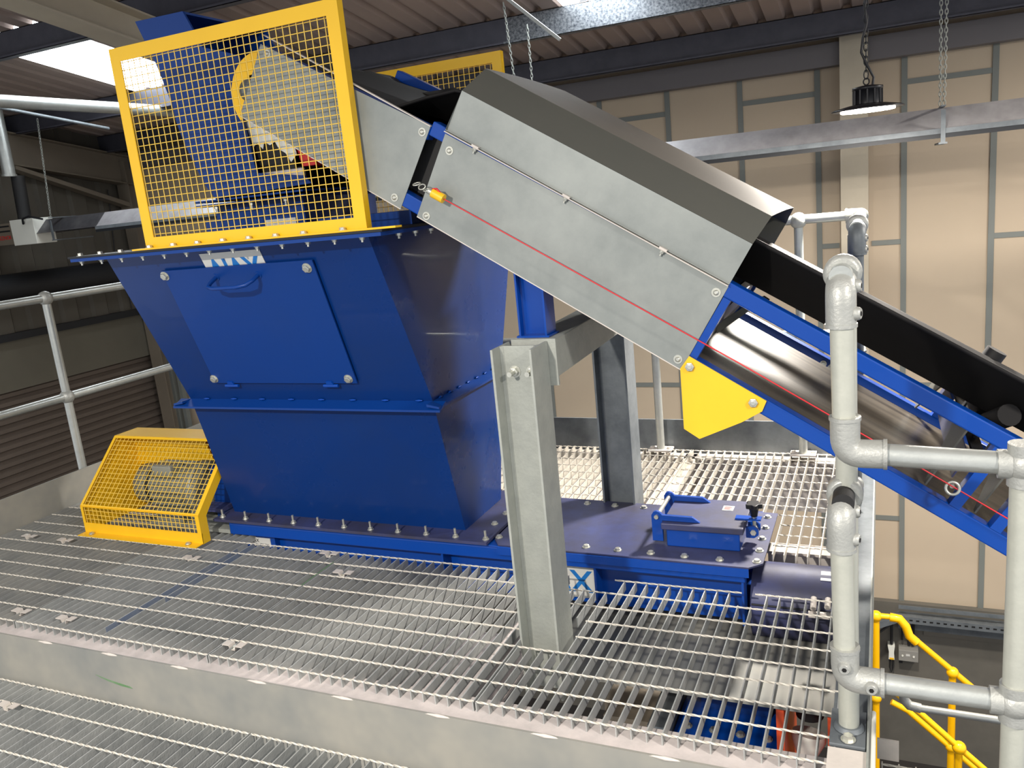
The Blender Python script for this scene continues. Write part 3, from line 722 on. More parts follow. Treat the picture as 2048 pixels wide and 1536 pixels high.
for s_ in (0.948, 1.726, 1.838, 2.25):
    wd = 0.022 if s_ < 1.5 else 0.028
    for (yy0, yy1) in ((Y0+0.0005, Y0+0.040), (Y1-0.040, Y1-0.0005)):
        build('upright', MB(cv).box(s_, s_+wd, yy0, yy1, 0.044, 0.236), 'blue_bright', R_v)
# cross members between the side frames
for s_ in (0.955, 1.70, 2.2):
    build('cross_member', MB(cv).box(s_, s_+0.004, Y0+0.045, Y1-0.045, 0.10, 0.17), 'blue_dusty', R_v)
# gusset plates at the idlers
for s_ in (1.66, 1.80):
    for sgn, yb_ in ((1, Y0+0.05), (-1, Y1-0.05)):
        mb = MB(cv); mb.prism([(yb_, 0.045), (yb_+sgn*0.02, 0.045), (yb_+sgn*0.22, 0.235), (yb_, 0.235)], lambda u, v, t: (t, u, v), s_, s_+0.005)
        build('gusset', mb, 'sheet_dark', R_v)
# side panels, near side
def panel(s0, s1, s0t, s1t, nb, nt0, nt1, y, nm='side_panel'):
    mb = MB(cv); mb.prism([(s0, nb), (s1, nb), (s1t, nt1), (s0t, nt0)], lambda u, v, t: (u, t, v), y-0.0022, y-0.0003)
    return build(nm, mb, 'sheet', R_v)
sp = panel(0.0, 0.948, -0.012, 0.946, -0.004, 0.264, 0.268, Y0)
panel(-0.735, -0.062, -0.735, -0.066, -0.010, 0.232, 0.262, Y0)
panel(0.0, 0.948, 0.0, 0.946, -0.004, 0.264, 0.268, Y1+0.0025)
# folded lips
mb = MB(cv); mb.box(0.0, 0.948, Y0-0.0022, Y0+0.015, -0.007, -0.004); mb.box(-0.735, -0.062, Y0-0.0022, Y0+0.015, -0.013, -0.010); mb.box(-0.735, -0.066, Y0-0.004, Y0+0.010, 0.2605, 0.2635)
build('panel_lip', mb, 'galv_light', R_v)
for (s_, n_) in ((0.022, 0.225), (0.030, 0.012), (0.925, 0.238), (0.925, 0.018), (-0.085, 0.235), (-0.095, 0.012), (-0.70, 0.215)):
    mb = MB(cv); 
    mb = MB(); c0 = cv((s_, Y0-0.0022, n_)); mb.lathe(c0, (0, -1, 0), [(0, 0.013), (0.002, 0.013)], 18, False); mb.lathe(c0+Vector((0, -0.002, 0)), (0, -1, 0), [(0, 0.008), (0.003, 0.0075), (0.005, 0.004)], 14)
    build('bolt', mb, 'bolt', R_v)
# hood (folded galvanised cover over the belt)
R_hd = thing('conveyor_hood', 'folded galvanised hood covering the middle stretch of the conveyor belt', 'hood', (-0.85, 2.76, 1.5))
def hood_f(u, v, t): return cv((t, u, v))
h0, h1 = -0.012, 0.945
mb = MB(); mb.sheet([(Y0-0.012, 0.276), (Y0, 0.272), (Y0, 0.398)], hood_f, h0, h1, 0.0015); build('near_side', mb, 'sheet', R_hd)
mb = MB(); mb.sheet([(Y0, 0.398), (2.404, 0.473)], hood_f, h0, h1, 0.0015); build('near_slope', mb, 'sheet_dark', R_hd)  # same folded sheet as the side, slope shade put into a darker colour
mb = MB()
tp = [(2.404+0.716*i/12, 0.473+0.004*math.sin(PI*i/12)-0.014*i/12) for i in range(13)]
mb.sheet(tp, hood_f, h0, h1, 0.0015); build('top', mb, 'sheet_hood', R_hd)  # top fold of the same sheet, shading put into its colour
mb = MB(); mb.sheet([(3.12, 0.459), (3.21, 0.392), (3.21, 0.283)], hood_f, h0, h1, 0.0015); build('far_side', mb, 'sheet_dark', R_hd)
build('bottom_lip', MB(cv).box(h0, h1, Y0-0.016, Y0+0.001, 0.270, 0.2725), 'galv_light', R_hd)
for s_ in (0.10, 0.42, 0.74):
    mb = MB(cv); c0 = cv((s_, Y0-0.010, 0.2695)); mb = MB(); mb.hexbolt(c0, -NV, 0.006, 0.006, True, 0.008, 0.003); build('bolt', mb, 'bolt', R_hd)
    build('clip', MB(cv).box(s_-0.012, s_+0.012, Y0-0.018, Y0-0.004, 0.2725, 0.278), 'galv_light', R_hd)
# belt: troughed carrying strand, return strand, head pulley
mb = MB(); ns = 40; secs = []
for i in range(ns+1):
    s_ = -0.74+(S1+0.74)*i/ns
    tr = min(1.0, max(0.0, (s_+0.78)/0.75)); tr = tr*tr*(3-2*tr)
    tn = min(1.0, max(0.0, (s_+0.36)/0.36)); tn = tn*tn*(3-2*tn); ne = 0.200+(0.404-0.200)*tn; nm = 0.205+(0.268-0.205)*tr; nf = 0.19+(0.318-0.19)*tr
    secs.append([(s_, 2.385-0.02*(1-tr), ne), (s_, 2.40, ne), (s_, 2.54, nm+0.002), (s_, 2.60, nm-0.004), (s_, 2.92, nm-0.004), (s_, 2.98, nm+0.002), (s_, 3.12, nf), (s_, 3.135+0.02*(1-tr), nf)])
v_ = []; f_ = []; npt = len(secs[0])
for sc in secs: v_ += [cv(p) for p in sc]
off = len(v_)
for sc in secs: v_ += [cv((p[0], p[1], p[2]-0.010)) for p in sc]
for i in range(ns):
    for j in range(npt-1):
        a = i*npt+j; f_.append((a, a+1, a+npt+1, a+npt)); f_.append((off+a, off+a+npt, off+a+npt+1, off+a+1))
    for j in (0, npt-1):
        a = i*npt+j; f_.append((a, a+npt, off+a+npt, off+a))
mb.add(v_, f_, True); build('carrying_belt', mb, 'belt', R_v)
mb = MB(cv); mb.box(-0.70, S1, 2.40, 3.12, 0.018, 0.026); build('return_belt', mb, 'belt_worn', R_v)
mb = MB(); mb.lathe(cv((-0.73, 2.37, 0.105)), (0, 1, 0), [(0, 0.098), (0.78, 0.098)], 36); build('head_pulley', mb, 'black', R_v)
# end crescent guard, yellow
def arc(cs, cn, r, a0, a1, n_): return [(cs+r*math.cos(math.radians(a0+(a1-a0)*i/n_)), cn+r*math.sin(math.radians(a0+(a1-a0)*i/n_))) for i in range(n_+1)]
poly = arc(-0.700, 0.085, 0.135, 80, 245, 18)+[(-0.745, 0.02), (-0.785, 0.06), (-0.775, 0.115), (-0.745, 0.135), (-0.70, 0.13)]
mb = MB(cv); mb.prism(poly, lambda u, v, t: (u, t, v), 2.345, 2.351); build('pulley_guard', mb, 'yellow', R_v)
mb = MB(); mb.hexbolt(cv((-0.745, 2.344, 0.165)), (0, -1, 0), 0.007, 0.01); build('bolt', mb, 'bolt', R_v)
build('bearing', MB().lathe(cv((-0.755, 2.352, 0.07)), (0, -1, 0), [(0, 0.04), (0.02, 0.035), (0.03, 0.015)], 18), 'galv_dark', R_v)
# yellow corner plate
mb = MB(cv); mb.prism([(0.948, 0.043), (1.194, 0.042), (1.199, 0.010), (1.168, -0.048), (1.093, -0.156), (1.040, -0.154), (0.944, -0.002)], lambda u, v, t: (u, t, v), Y0-0.007, Y0-0.001)
yp = build('yellow_bracket', mb, 'yellow', R_v, bevel=0.0008)
for (s_, n_) in ((0.965, 0.018), (1.166, 0.020)):
    mb = MB(); mb.hexbolt(cv((s_, Y0-0.007, n_)), (0, -1, 0), 0.0135, 0.006, False); mb.lathe(cv((s_, Y0-0.014, n_)), (0, -1, 0), [(0, 0.012), (0.003, 0.006)], 14); build('bolt', mb, 'bolt', yp)
# angled deflector strip behind first opening
mb = MB(cv); mb.prism([(0.965, 0.060), (1.03, 0.205), (1.05, 0.23), (1.03, 0.232), (1.01, 0.205), (0.95, 0.085)], lambda u, v, t: (u, t, v), 2.62, 2.64); build('scraper_blade', mb, 'sheet_dark', R_v)
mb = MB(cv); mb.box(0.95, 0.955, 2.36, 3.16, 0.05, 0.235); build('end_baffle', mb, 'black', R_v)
mb = MB(cv); mb.box(-0.66, 0.95, 2.36, 2.362, 0.05, 0.235); build('gap_shade_sheet', mb, 'black', R_v)  # black sheet added so the gap between the side panels looks dark
# carrying idlers near right edge of view
for s_ in (1.74, 2.1):
    for (ya, na, yb_, nb2) in ((2.44, 0.300, 2.56, 0.232), (2.62, 0.226, 2.90, 0.226), (2.96, 0.228, 3.09, 0.255)):
        mb = MB(); mb.tube([cv((s_, ya, na)), cv((s_, yb_, nb2))], 0.030, 16); build('idler_roller', mb, 'belt', R_v)
    mb = MB(cv); mb.box(s_-0.02, s_+0.02, Y0+0.02, Y1-0.02, 0.165, 0.172)
    for yy in (2.40, 2.59, 2.93, 3.12): mb.box(s_-0.003, s_+0.003, yy-0.015, yy+0.015, 0.17, 0.24)
    build('idler_bracket', mb, 'dark', R_v)
mb = MB(); mb.tube([cv((1.77, 3.17, 0.22)), cv((1.77, 3.17, 0.345))], 0.034, 20); build('side_roller', mb, 'black', R_v)
mb = MB(); mb.tube([cv((1.34+0.05*i, 3.155, 0.030)) for i in range(2)], 0.008, 8)
for i in range(4): mb.hexbolt(cv((1.32+0.03*i, 3.162, 0.020+0.0*i)), (0, -1, 0), 0.009, 0.006)
build('adjuster_bolts', mb, 'bolt', R_v)

# pull cord
R_p = thing('pull_cord', 'red emergency pull cord stretched along the conveyor with a yellow tensioner', 'cord', (0.2, 2.28, 0.6))
YC = 2.283
pa = Vector((-1.245, YC, 1.405)); pb = Vector((0.42, YC, 0.385))
import mathutils
def lerp(a, b, t): return a+(b-a)*t
cpts = [(-1.218, 1.3832), (-0.3624, 0.8647), (0.0503, 0.605), (0.453, 0.3483)]
cpts = [Vector((x, YC, z)) for x, z in cpts]
mb = MB(); mb.tube(cpts, 0.0019, 8); build('cord', mb, 'red_rope', R_p)
dirc = (cpts[1]-cpts[0]).normalized()
mb = MB(); mb.tube([cpts[0]-dirc*0.042, cpts[0]], 0.0145, 14); build('tensioner', mb, 'yellow', R_p)
mb = MB(); mb.tube([cpts[0]-dirc*0.055, cpts[0]-dirc*0.042], 0.010, 12)
for i in range(3):
    c0 = cpts[0]-dirc*(0.062+0.02*i); mb.tube([c0+Vector((math.cos(t)*0.012, (0.004*math.sin(t) if i % 2 else 0.010*math.sin(t)), math.sin(t)*0.008*(1 if i % 2 else 0.5))) for t in [2*PI*q/12 for q in range(12)]], 0.0022, 6, closed=True)
build('hook', mb, 'bolt', R_p)
mb = MB(); mb.tube([cpts[0]-dirc*0.04+Vector((0, 0, 0.012)), cpts[0]-dirc*0.02+Vector((0, -0.006, 0.022)), cpts[0]-dirc*0.006+Vector((0, 0, 0.012))], 0.003, 6); build('cord_loop', mb, 'red_rope', R_p)
mb = MB(); c0 = Vector((0.166, YC, 0.5265)); mb.tube([c0+Vector((0.016*math.cos(t), 0.004*math.sin(t), 0.016*math.sin(t))) for t in [2*PI*q/16 for q in range(16)]], 0.004, 8, closed=True); mb.tube([c0+Vector((0.0, 0.014, 0.0)), c0+Vector((0, 0.042, 0))], 0.006)
build('eye_bolt', mb, 'bolt', R_p)

# ================================================================== HEAD CHUTE
R_k = thing('discharge_chute', 'tall blue discharge chute at the head of the conveyor behind the mesh guard', 'chute', (-2.2, 2.8, 1.32))
def ch(u, v, t): return (u, t, v)
prof = [(-2.605, 2.160), (-2.365, 2.156), (-2.30, 2.02), (-2.19, 1.985), (-2.14, 1.965), (-2.13, 1.80), (-2.17, 1.74), (-2.14, 1.55), (-1.93, 1.52), (-1.90, 1.49), (-2.36, 1.475), (-2.40, 1.53), (-2.44, 1.62), (-2.47, 1.70), (-2.49, 1.78), (-2.50, 1.86), (-2.54, 2.0)]
mb = MB(); mb.prism(prof, ch, 2.56, 2.57); build('near_side_plate', mb, 'blue', R_k)
mb = MB(); mb.prism(prof[:5]+[(-2.13, 1.80), (-2.14, 1.48), (-2.36, 1.475)]+prof[11:], ch, 3.02, 3.03); build('far_side_plate', mb, 'blue', R_k)
mb = MB(); mb.sheet(prof[10:]+[prof[0]], ch, 2.57, 3.02, 0.008); build('back_plate', mb, 'blue', R_k)
mb = MB(); mb.sheet([prof[0], prof[1]], ch, 2.57, 3.02, -0.008); build('top_plate', mb, 'blue', R_k)
mb = MB(); mb.box(-2.415, -1.90, 2.50, 3.10, 1.462, 1.470); mb.box(-2.415, -1.90, 2.50, 3.10, 1.446, 1.454); build('flange', mb, 'blue', R_k, bevel=0.003)
build('outlet_collar', MB().box(-2.37, -1.95, 2.56, 3.05, 1.312, 1.446), 'blue', R_k)
build('data_plate', MB().box(-2.13, -1.99, 2.553, 2.56, 1.345, 1.375), 'sign_white', R_k)
for bx in (-2.33, -2.16, -2.0): 
    mb = MB(); mb.hexbolt((bx, 2.525, 1.446), (0, 0, -1), 0.009, 0.008, True, 0.018, 0.005); build('bolt', mb, 'bolt', R_k)
# white torn skirt, black brush and red scraper in the opening
mb = MB(); mb.prism([(-2.23, 1.84), (-2.10, 1.83), (-1.985, 1.68), (-1.97, 1.60), (-2.00, 1.575), (-2.02, 1.61), (-2.045, 1.625), (-2.06, 1.655), (-2.085, 1.645), (-2.11, 1.66), (-2.12, 1.635), (-2.145, 1.66), (-2.165, 1.645), (-2.18, 1.72), (-2.20, 1.77)], ch, 2.59, 2.594); build('white_skirt', mb, 'white', R_k)
mb = MB(); mb.prism([(-2.17, 1.70), (-1.98, 1.66), (-1.95, 1.50), (-2.15, 1.50)], ch, 2.60, 2.62); build('rubber_skirt', mb, 'black', R_k)
build('red_scraper', MB().box(-1.985, -1.90, 2.60, 2.72, 1.555, 1.66), 'red', R_k)
build('brush', MB().box(-2.14, -1.95, 2.585, 2.60, 1.50, 1.55), 'rail_dusty', R_k)
build('dark_interior_sheet', MB().box(-2.38, -1.50, 3.0, 3.018, 1.47, 1.80), 'black', R_k)  # black sheet added to make the inside of the chute dark
mb = MB(); mb.box(-1.90, -1.50, 2.56, 3.10, 1.312, 1.36)
build('chute_apron', mb, 'blue', R_k)

# ================================================================== HANDRAILS
def ball_fit(c, r=0.036): return MB().ball(c, r, 18, 10)
def elbow(c, d1, d2, r=0.031, L=0.075):
    c = Vector(c); d1 = Vector(d1).normalized(); d2 = Vector(d2).normalized(); mb = MB()
    pts = [c+d1*L]+[c+d1*L*0.45*(1-t)**2+d2*L*0.45*t**2 for t in [i/8 for i in range(9)]]+[c+d2*L]
    mb.tube(pts, r, 20)
    mb.tube([c+d1*(L-0.004), c+d1*(L+0.004)], r*1.07, 20); mb.tube([c+d2*(L-0.004), c+d2*(L+0.004)], r*1.07, 20)
    return mb
R = 0.024
R_r = thing('guard_rail', 'galvanised tube guard rail along the right edge of the deck with drop-down elbows', 'handrail', (-0.08, 3.0, 0))
px_, py_ = -0.075, 1.947
build('post', MB().tube([(px_, py_, 0.0), (px_, py_, 1.10)], R, 24), 'tube_matt', R_r)
mb = MB(); mb.box(-0.118, -0.036, 1.875, 2.02, 0.0, 0.010); mb.lathe((px_, py_, 0.012), (0, 0, 1), [(0, 0.036), (0.01, 0.030)], 20)
bp = build('base_plate', mb, 'galv_dark', R_r, bevel=0.002)
for by in (1.895, 2.0):
    mk = MB(); mk.hexbolt((px_, by, 0.012), (0, 0, 1), 0.013, 0.010); build('bolt', mk, 'bolt', bp)
fy = 4.10
build('post', MB().tube([(-0.100, 3.50, 0.0), (-0.100, 3.50, 1.10)], R, 20), 'galv_dark', R_r)
build('rail_stub', MB().tube([(-0.080, 1.87, 1.137), (-0.081, 1.985, 1.137)], R, 20), 'tube', R_r)
build('rail_stub', MB().tube([(-0.080, 1.87, 0.628), (-0.081, 1.985, 0.628)], R, 20), 'black', R_r)
build('top_rail', MB().tube([(-0.086, 3.31, 1.137), (-0.088, fy, 1.140)], R, 20), 'tube', R_r)
build('middle_rail', MB().tube([(-0.086, 3.31, 0.60), (-0.088, fy, 0.600)], R, 20), 'tube', R_r)
build('cross_fitting', MB().lathe((-0.088, 3.48, 1.137), (0, 1, 0), [(0, 0.030), (0.004, 0.040), (0.034, 0.040), (0.040, 0.030)], 24), 'fitting', R_r)
build('cross_fitting', MB().lathe((-0.088, 3.48, 0.60), (0, 1, 0), [(0, 0.030), (0.004, 0.040), (0.034, 0.040), (0.040, 0.030)], 24), 'fitting', R_r)
for z_ in (1.137, 0.628):
    mb = MB(); mb.lathe((px_-0.004, 1.925, z_), (0, 1, 0), [(0, 0.031), (0.004, 0.040), (0.040, 0.040), (0.046, 0.031)], 24)
    build('cross_fitting', mb, 'fitting', R_r)
e1 = build('elbow', elbow((-0.080, 1.865, 1.120), (0, 1, 0.0), (0, 0, -1), 0.031, 0.085), 'fitting', R_r)
build('drop_tube', MB().tube([(-0.079, 1.860, 1.05), (-0.076, 1.860, 0.82)], R, 24), 'tube_matt', R_r)
e2 = build('elbow', elbow((-0.074, 1.860, 0.752), (0, 0, 1), (1, 0, 0), 0.031, 0.080), 'fitting', R_r)
build('short_rail', MB().tube([(-0.01, 1.860, 0.752), (0.262, 1.860, 0.740)], R, 24), 'tube', R_r)
e3 = build('elbow', elbow((-0.084, 1.865, 0.610), (0, 1, 0.0), (0, 0, -1), 0.031, 0.085), 'fitting', R_r)
build('drop_tube', MB().tube([(-0.084, 1.860, 0.54), (-0.080, 1.860, 0.27)], R, 24), 'tube_matt', R_r)
e4 = build('elbow', elbow((-0.079, 1.860, 0.200), (0, 0, 1), (1, 0, 0), 0.031, 0.080), 'fitting', R_r)
build('short_rail', MB().tube([(-0.01, 1.860, 0.200), (0.272, 1.860, 0.196)], R, 24), 'tube', R_r)
e5 = build('elbow', elbow((-0.084, 3.30, 1.130), (0, 1, 0.0), (0, 0, -1), 0.031, 0.085), 'galv_dark', R_r)
build('drop_tube', MB().tube([(-0.085, 3.30, 1.05), (-0.087, 3.30, 0.66)], R, 24), 'galv_dark', R_r)
build('elbow', elbow((-0.087, 3.305, 0.605), (0, 0, 1), (0, 1, 0), 0.031, 0.075), 'galv_dark', R_r)
build('cross_fitting', MB().lathe((-0.105, 3.46, 0.10), (0, -1, 0), [(0, 0.030), (0.02, 0.038), (0.03, 0.030)], 24), 'fitting', R_r)
for (e_, c_, ax) in ((e5, (-0.058, 3.30, 1.06), (1, -0.25, 0)), (e5, (-0.058, 3.30, 1.10), (1, -0.2, 0)), (e1, (-0.050, 1.860, 1.06), (1, -0.25, 0)), (e1, (-0.050, 1.885, 1.115), (1, -0.1, 0)), (e3, (-0.055, 1.860, 0.55), (1, -0.25, 0)), (e3, (-0.055, 1.89, 0.605), (1, -0.1, 0)), (e4, (-0.079, 1.829, 0.245), (0, -1, 0)), (e4, (-0.022, 1.829, 0.202), (0, -1, 0))):
    mb = MB(); mb.lathe(c_, ax, [(-0.004, 0.015), (0.006, 0.014), (0.010, 0.011)], 16); mb.lathe(Vector(c_)+Vector(ax).normalized()*0.010, ax, [(0, 0.0045), (0.0006, 0.0045)], 6); mb.cur = 1; mb.lathe(Vector(c_)+Vector(ax).normalized()*0.0102, ax, [(0, 0.0055), (0.0008, 0.0055)], 6); build('grub_screw', mb, ['fitting', 'void'], e_)
R_s = thing('stair_post', 'thick galvanised upright tube at the right edge of the photo', 'post', (0.268, 1.86, -1.0))
build('tube', MB().tube([(0.262, 1.86, -0.9), (0.262, 1.86, 0.77)], 0.0245, 28), 'tube_matt', R_s)
for z_ in (0.74, 0.196):
    mb = MB(); mb.ball((0.262, 1.86, z_), 0.037, 20, 12); mb.tube([(0.262, 1.86, z_-0.045), (0.262, 1.86, z_+0.045)], 0.030, 20); mb.tube([(0.215, 1.86, z_), (0.24, 1.86, z_)], 0.030, 20); build('tee_fitting', mb, 'fitting', R_s)

R_b = thing('guard_rail', 'shiny tube guard rail along the far deck edge before the cream wall', 'handrail', (-1.5, 4.1, 0))
build('top_rail', MB().tube([(-3.9, 4.10, 1.130), (-0.15, 4.10, 1.140)], 0.0215, 20), 'tube', R_b)
build('middle_rail', MB().tube([(-3.9, 4.10, 0.590), (-0.15, 4.10, 0.600)], 0.0215, 20), 'tube', R_b)
build('elbow', elbow((-0.088, 4.10, 1.140), (-1, 0, 0), (0, -1, 0), 0.031, 0.06), 'fitting', R_b)
for x in (-0.355, -1.065, -2.2, -3.3):
    build('post', MB().tube([(x, 4.10, 0), (x, 4.10, 1.13)], 0.0205, 20), 'tube', R_b)
    build('ball_fitting', ball_fit((x, 4.10, 1.135), 0.038), 'fitting', R_b)
    if x > -2: build('ball_fitting', ball_fit((x, 4.10, 0.597), 0.031), 'fitting', R_b)
    mk = MB(); mk.box(x-0.06, x+0.06, 4.06, 4.14, 0.0, 0.008); mk.hexbolt((x-0.045, 4.10, 0.008), (0, 0, 1), 0.012, 0.008); mk.hexbolt((x+0.045, 4.10, 0.008), (0, 0, 1), 0.012, 0.008); build('base_plate', mk, 'galv_light', R_b)
R_l = thing('guard_rail', 'galvanised tube guard rail along the left edge of the deck in front of the shutter', 'handrail', (-4.03, 3.0, 0))
build('top_rail', MB().tube([(-4.03, 1.8, 1.092), (-4.03, 4.1, 1.092)], 0.022, 20), 'tube', R_l)
build('middle_rail', MB().tube([(-4.03, 1.8, 0.556), (-4.03, 4.1, 0.556)], 0.022, 20), 'tube', R_l)
for yp_ in (3.0, 1.95):
    build('post', MB().tube([(-4.03, yp_, -0.2), (-4.03, yp_, 1.08)], 0.0215, 20), 'tube', R_l)
    for z_ in (1.092, 0.556): build('ball_fitting', ball_fit((-4.03, yp_, z_), 0.038), 'fitting', R_l)

# ================================================================== LAMP, HEATER, DUCTS
def chain(name, label, top, bot, m_='galv', link=0.034, group=None):
    top = Vector(top); bot = Vector(bot); L = (bot-top).length; n_ = max(3, int(L/(link*0.72))); d = (bot-top)/n_
    ax = d.normalized(); a = ax.cross(Vector((0, 1, 0))).normalized(); b = ax.cross(a).normalized(); mb = MB()
    for i in range(n_):
        c = top+d*(i+0.5); q = a if i % 2 else b
        pts = []
        for t in range(10):
            an = 2*PI*t/10; pts.append(c+ax*(link*0.5*math.sin(an))+q*(link*0.22*math.cos(an)))
        mb.tube(pts, 0.0026, 5, closed=True)
    return tag(build(name, mb, m_), label, 'chain', group)
R_lp = thing('high_bay_lamp', 'round black high bay lamp glowing above the conveyor, hung on a chain', 'lamp', (-0.06, 4.2, 1.6))
mb = MB(); mb.lathe((-0.06, 4.2, 1.605), (0, 0, 1), [(-0.010, 0.150), (-0.006, 0.152), (0.000, 0.14), (0.012, 0.08), (0.014, 0.05)], 40); build('shade', mb, 'lampblack', R_lp)
build('diffuser', MB().lathe((-0.06, 4.2, 1.588), (0, 0, 1), [(0, 0.112), (0.006, 0.114)], 40), 'led', R_lp)
mb = MB(); mb.lathe((-0.06, 4.2, 1.62), (0, 0, 1), [(0, 0.058), (0.058, 0.058), (0.060, 0.064), (0.072, 0.064), (0.078, 0.03)], 24)
for i in range(12):
    t = 2*PI*i/12; mb.box(-0.06+0.060*math.cos(t)-0.003, -0.06+0.060*math.cos(t)+0.003, 4.2+0.060*math.sin(t)-0.003, 4.2+0.060*math.sin(t)+0.003, 1.62, 1.68)
build('driver_housing', mb, 'lampblack', R_lp)
mb = MB(); mb.tube([Vector((-0.065+0.012*math.cos(t), 4.2, 1.715+0.014*math.sin(t))) for t in [2*PI*q/12 for q in range(12)]], 0.003, 6, closed=True); build('hanging_ring', mb, 'lampblack', R_lp)
chain('lamp_chain', 'chain with dark cable holding up the round high bay lamp', (-0.066, 4.2, roofz(4.2)-0.02), (-0.066, 4.2, 1.73), 'dark', 0.04)
mb = MB(); pts = [(-0.04, 4.2, 1.69), (-0.035, 4.2, 1.73), (-0.06, 4.195, 1.78), (-0.085, 4.195, 1.84), (-0.078, 4.195, 1.90), (-0.062, 4.195, 1.96), (-0.07, 4.195, 2.02), (-0.062, 4.195, 2.1), (-0.07, 4.195, 2.9)]
mb.tube(pts, 0.0055, 8); tag(build('lamp_cable', mb, 'lampblack'), 'black supply cable of the round high bay lamp', 'cable')

HY = 5.4; HC = 5.6
R_ht = thing('radiant_heater', 'long radiant tube heater with mirror reflector hung under the roof', 'heater', (-3, HY, 1.45))
hx0, hx1 = -7.32, 2.6
def hz_(x): return 1.585+0.004*(x+1.2)
def hf(u, v, t): return (t, HC+u, hz_(t)+v)
rp = [(-0.20, -0.085), (-0.185, -0.075), (-0.07, 0.035), (0.07, 0.035), (0.185, -0.075), (0.20, -0.085)]
mb = MB(); mb.sheet(rp, hf, -6.4, hx1, 0.002); build('reflector', mb, 'heater', R_ht)
mb = MB(); mb.sheet(rp, hf, hx0, -6.4, 0.002); mb.box(hx0-0.01, hx0, HC-0.19, HC+0.19, hz_(hx0)-0.09, hz_(hx0)+0.03); build('reflector_end', mb, 'heater_dark', R_ht)
mb = MB(); mb.sheet([(-0.205, -0.132), (-0.204, -0.108)], hf, -6.4, hx1, 0.003); build('skirt', mb, 'dark', R_ht)
mb = MB(); mb.sheet([(-0.207, -0.108), (-0.203, -0.080)], hf, -6.4, hx1, 0.003); build('lip', mb, 'galv_dark', R_ht)
mb = MB(); mb.tube([(hx0, HC-0.08, 1.53), (hx1, HC-0.08, 1.55)], 0.035, 14); mb.tube([(hx0, HC+0.08, 1.53), (hx1, HC+0.08, 1.55)], 0.035, 14); build('burner_tube', mb, 'rail_dusty', R_ht)
for x in (0.31, -2.2, -4.6, -6.95):
    mb = MB(); mb.box(x-0.012, x+0.012, HC-0.215, HC-0.208, hz_(x)-0.155, hz_(x)+0.02); mb.box(x-0.012, x+0.012, HC-0.215, HC+0.215, hz_(x)+0.038, hz_(x)+0.045); mb.box(x-0.022, x+0.022, HC-0.215, HC+0.2, hz_(x)-0.165, hz_(x)-0.155); build('hanger', mb, 'galv_dark', R_ht)
bb = build('burner_box', MB().box(-7.50, -7.18, HY-0.01, HY+0.20, 1.385, 1.62), 'white', R_ht, bevel=0.004)
fb = build('fan_box', MB().box(-7.88, -7.505, HY+0.02, HY+0.20, 1.40, 1.60), 'cream_dim', R_ht)
text_mesh('lettering', 'REZNOR', 0.05, 'red', (-7.755, HY+0.018, 1.450), (1, 0, 0), (0, 0, 1), fb, bold=0.0006)
for z_ in (1.52, 1.565): build('vent_slot', MB().box(-7.80, -7.56, HY+0.017, HY+0.02, z_, z_+0.014), 'dark', fb)
mb = MB(); mb.tube([(-7.30, HY-0.02, 1.575), (-7.27, HY-0.04, 1.62), (-7.18, HY-0.04, 1.635), (-7.08, HY+0.02, 1.60)], 0.010, 8); build('cable', mb, 'lampblack', R_ht)
mb = MB(); mb.tube([(-7.40, HY+0.08, 1.62), (-7.37, HY+0.08, 2.02)], 0.058, 20); build('flexible_hose', mb, 'black', R_ht)
mb = MB(); mb.tube([(-7.37, HY, 2.02), (-7.36, HY, 2.62)], 0.055, 20); mb.tube([(-7.372, HY, 2.015), (-7.37, HY, 2.035)], 0.064, 20); build('flue_pipe', mb, 'tube', R_ht)
tag(build('flue_duct', MB().tube([(-5.9, 2.2, 2.40), (-5.9, 6.3, 2.437)], 0.048, 20), 'tube'), 'horizontal silver duct under the roof left of the skylight', 'duct')
chain('heater_chain', 'hanging chain left of the hopper holding the dark end of the heater', (-7.10, HC, 2.50), (-7.20, HC, 1.63))
chain('heater_chain', 'left chain of the pair hanging behind the top of the conveyor hood', (-2.36, HC, roofz(HC)-0.03), (-2.30, HC, 1.64))
chain('heater_chain', 'right chain of the pair hanging behind the conveyor hood', (-2.20, HC, roofz(HC)-0.2), (-2.20, HC, 1.64))
chain('heater_chain', 'pale double chain right of the round lamp holding the heater', (0.30, HC, roofz(HC)-0.02), (0.305, HC, 1.645))
chain('heater_chain', 'thin second chain just right of the pale double chain', (0.335, HC, roofz(HC)-0.02), (0.325, HC, 1.645))
mb = MB(); mb.tube([(-2.35, 4.5, 2.86), (-1.586, 4.5, 2.17)], 0.012, 4, phase=PI/4, smooth=False)
tag(build('tie_rod', mb, 'tube'), 'bright diagonal steel angle strut below the roof near the small skylight', 'strut')
tag(build('wall_conduit', MB().tube([(-6.4, 4.5, 2.49), (-6.4, 5.75, 2.335)], 0.014, 8), 'galv_dark'), 'thin grey conduit running diagonally under the roof at the left', 'conduit')
# roller drum of the shutter with dark belt
mb = MB(); mb.lathe((-7.80, 2.6, 1.0), (0, 1, 0), [(0, 0.125), (4.2, 0.125)], 24)
tag(build('shutter_drum', mb, 'dark'), 'long black roller drum on the left wall above the shutter', 'roller')
mb = MB(); mb.tube([(-7.93, 6.95, 1.9), (-7.93, 6.85, 1.0), (-7.93, 6.95, 0.7), (-7.93, 6.95, 0.55)], 0.006, 6)
tag(build('wall_cable', mb, 'lampblack'), 'thin black cable hanging on the left wall beside the hopper', 'cable')
mb = MB(); mb.box(-7.9, -7.82, 7.24, 7.3, -2.0, 0.3); mb.box(-7.75, -7.7, 7.24, 7.3, -2.0, 0.3)
tag(build('wall_pipe', mb, 'batten'), 'pair of grey vertical pipes in the corner beside the shutter', 'pipe')

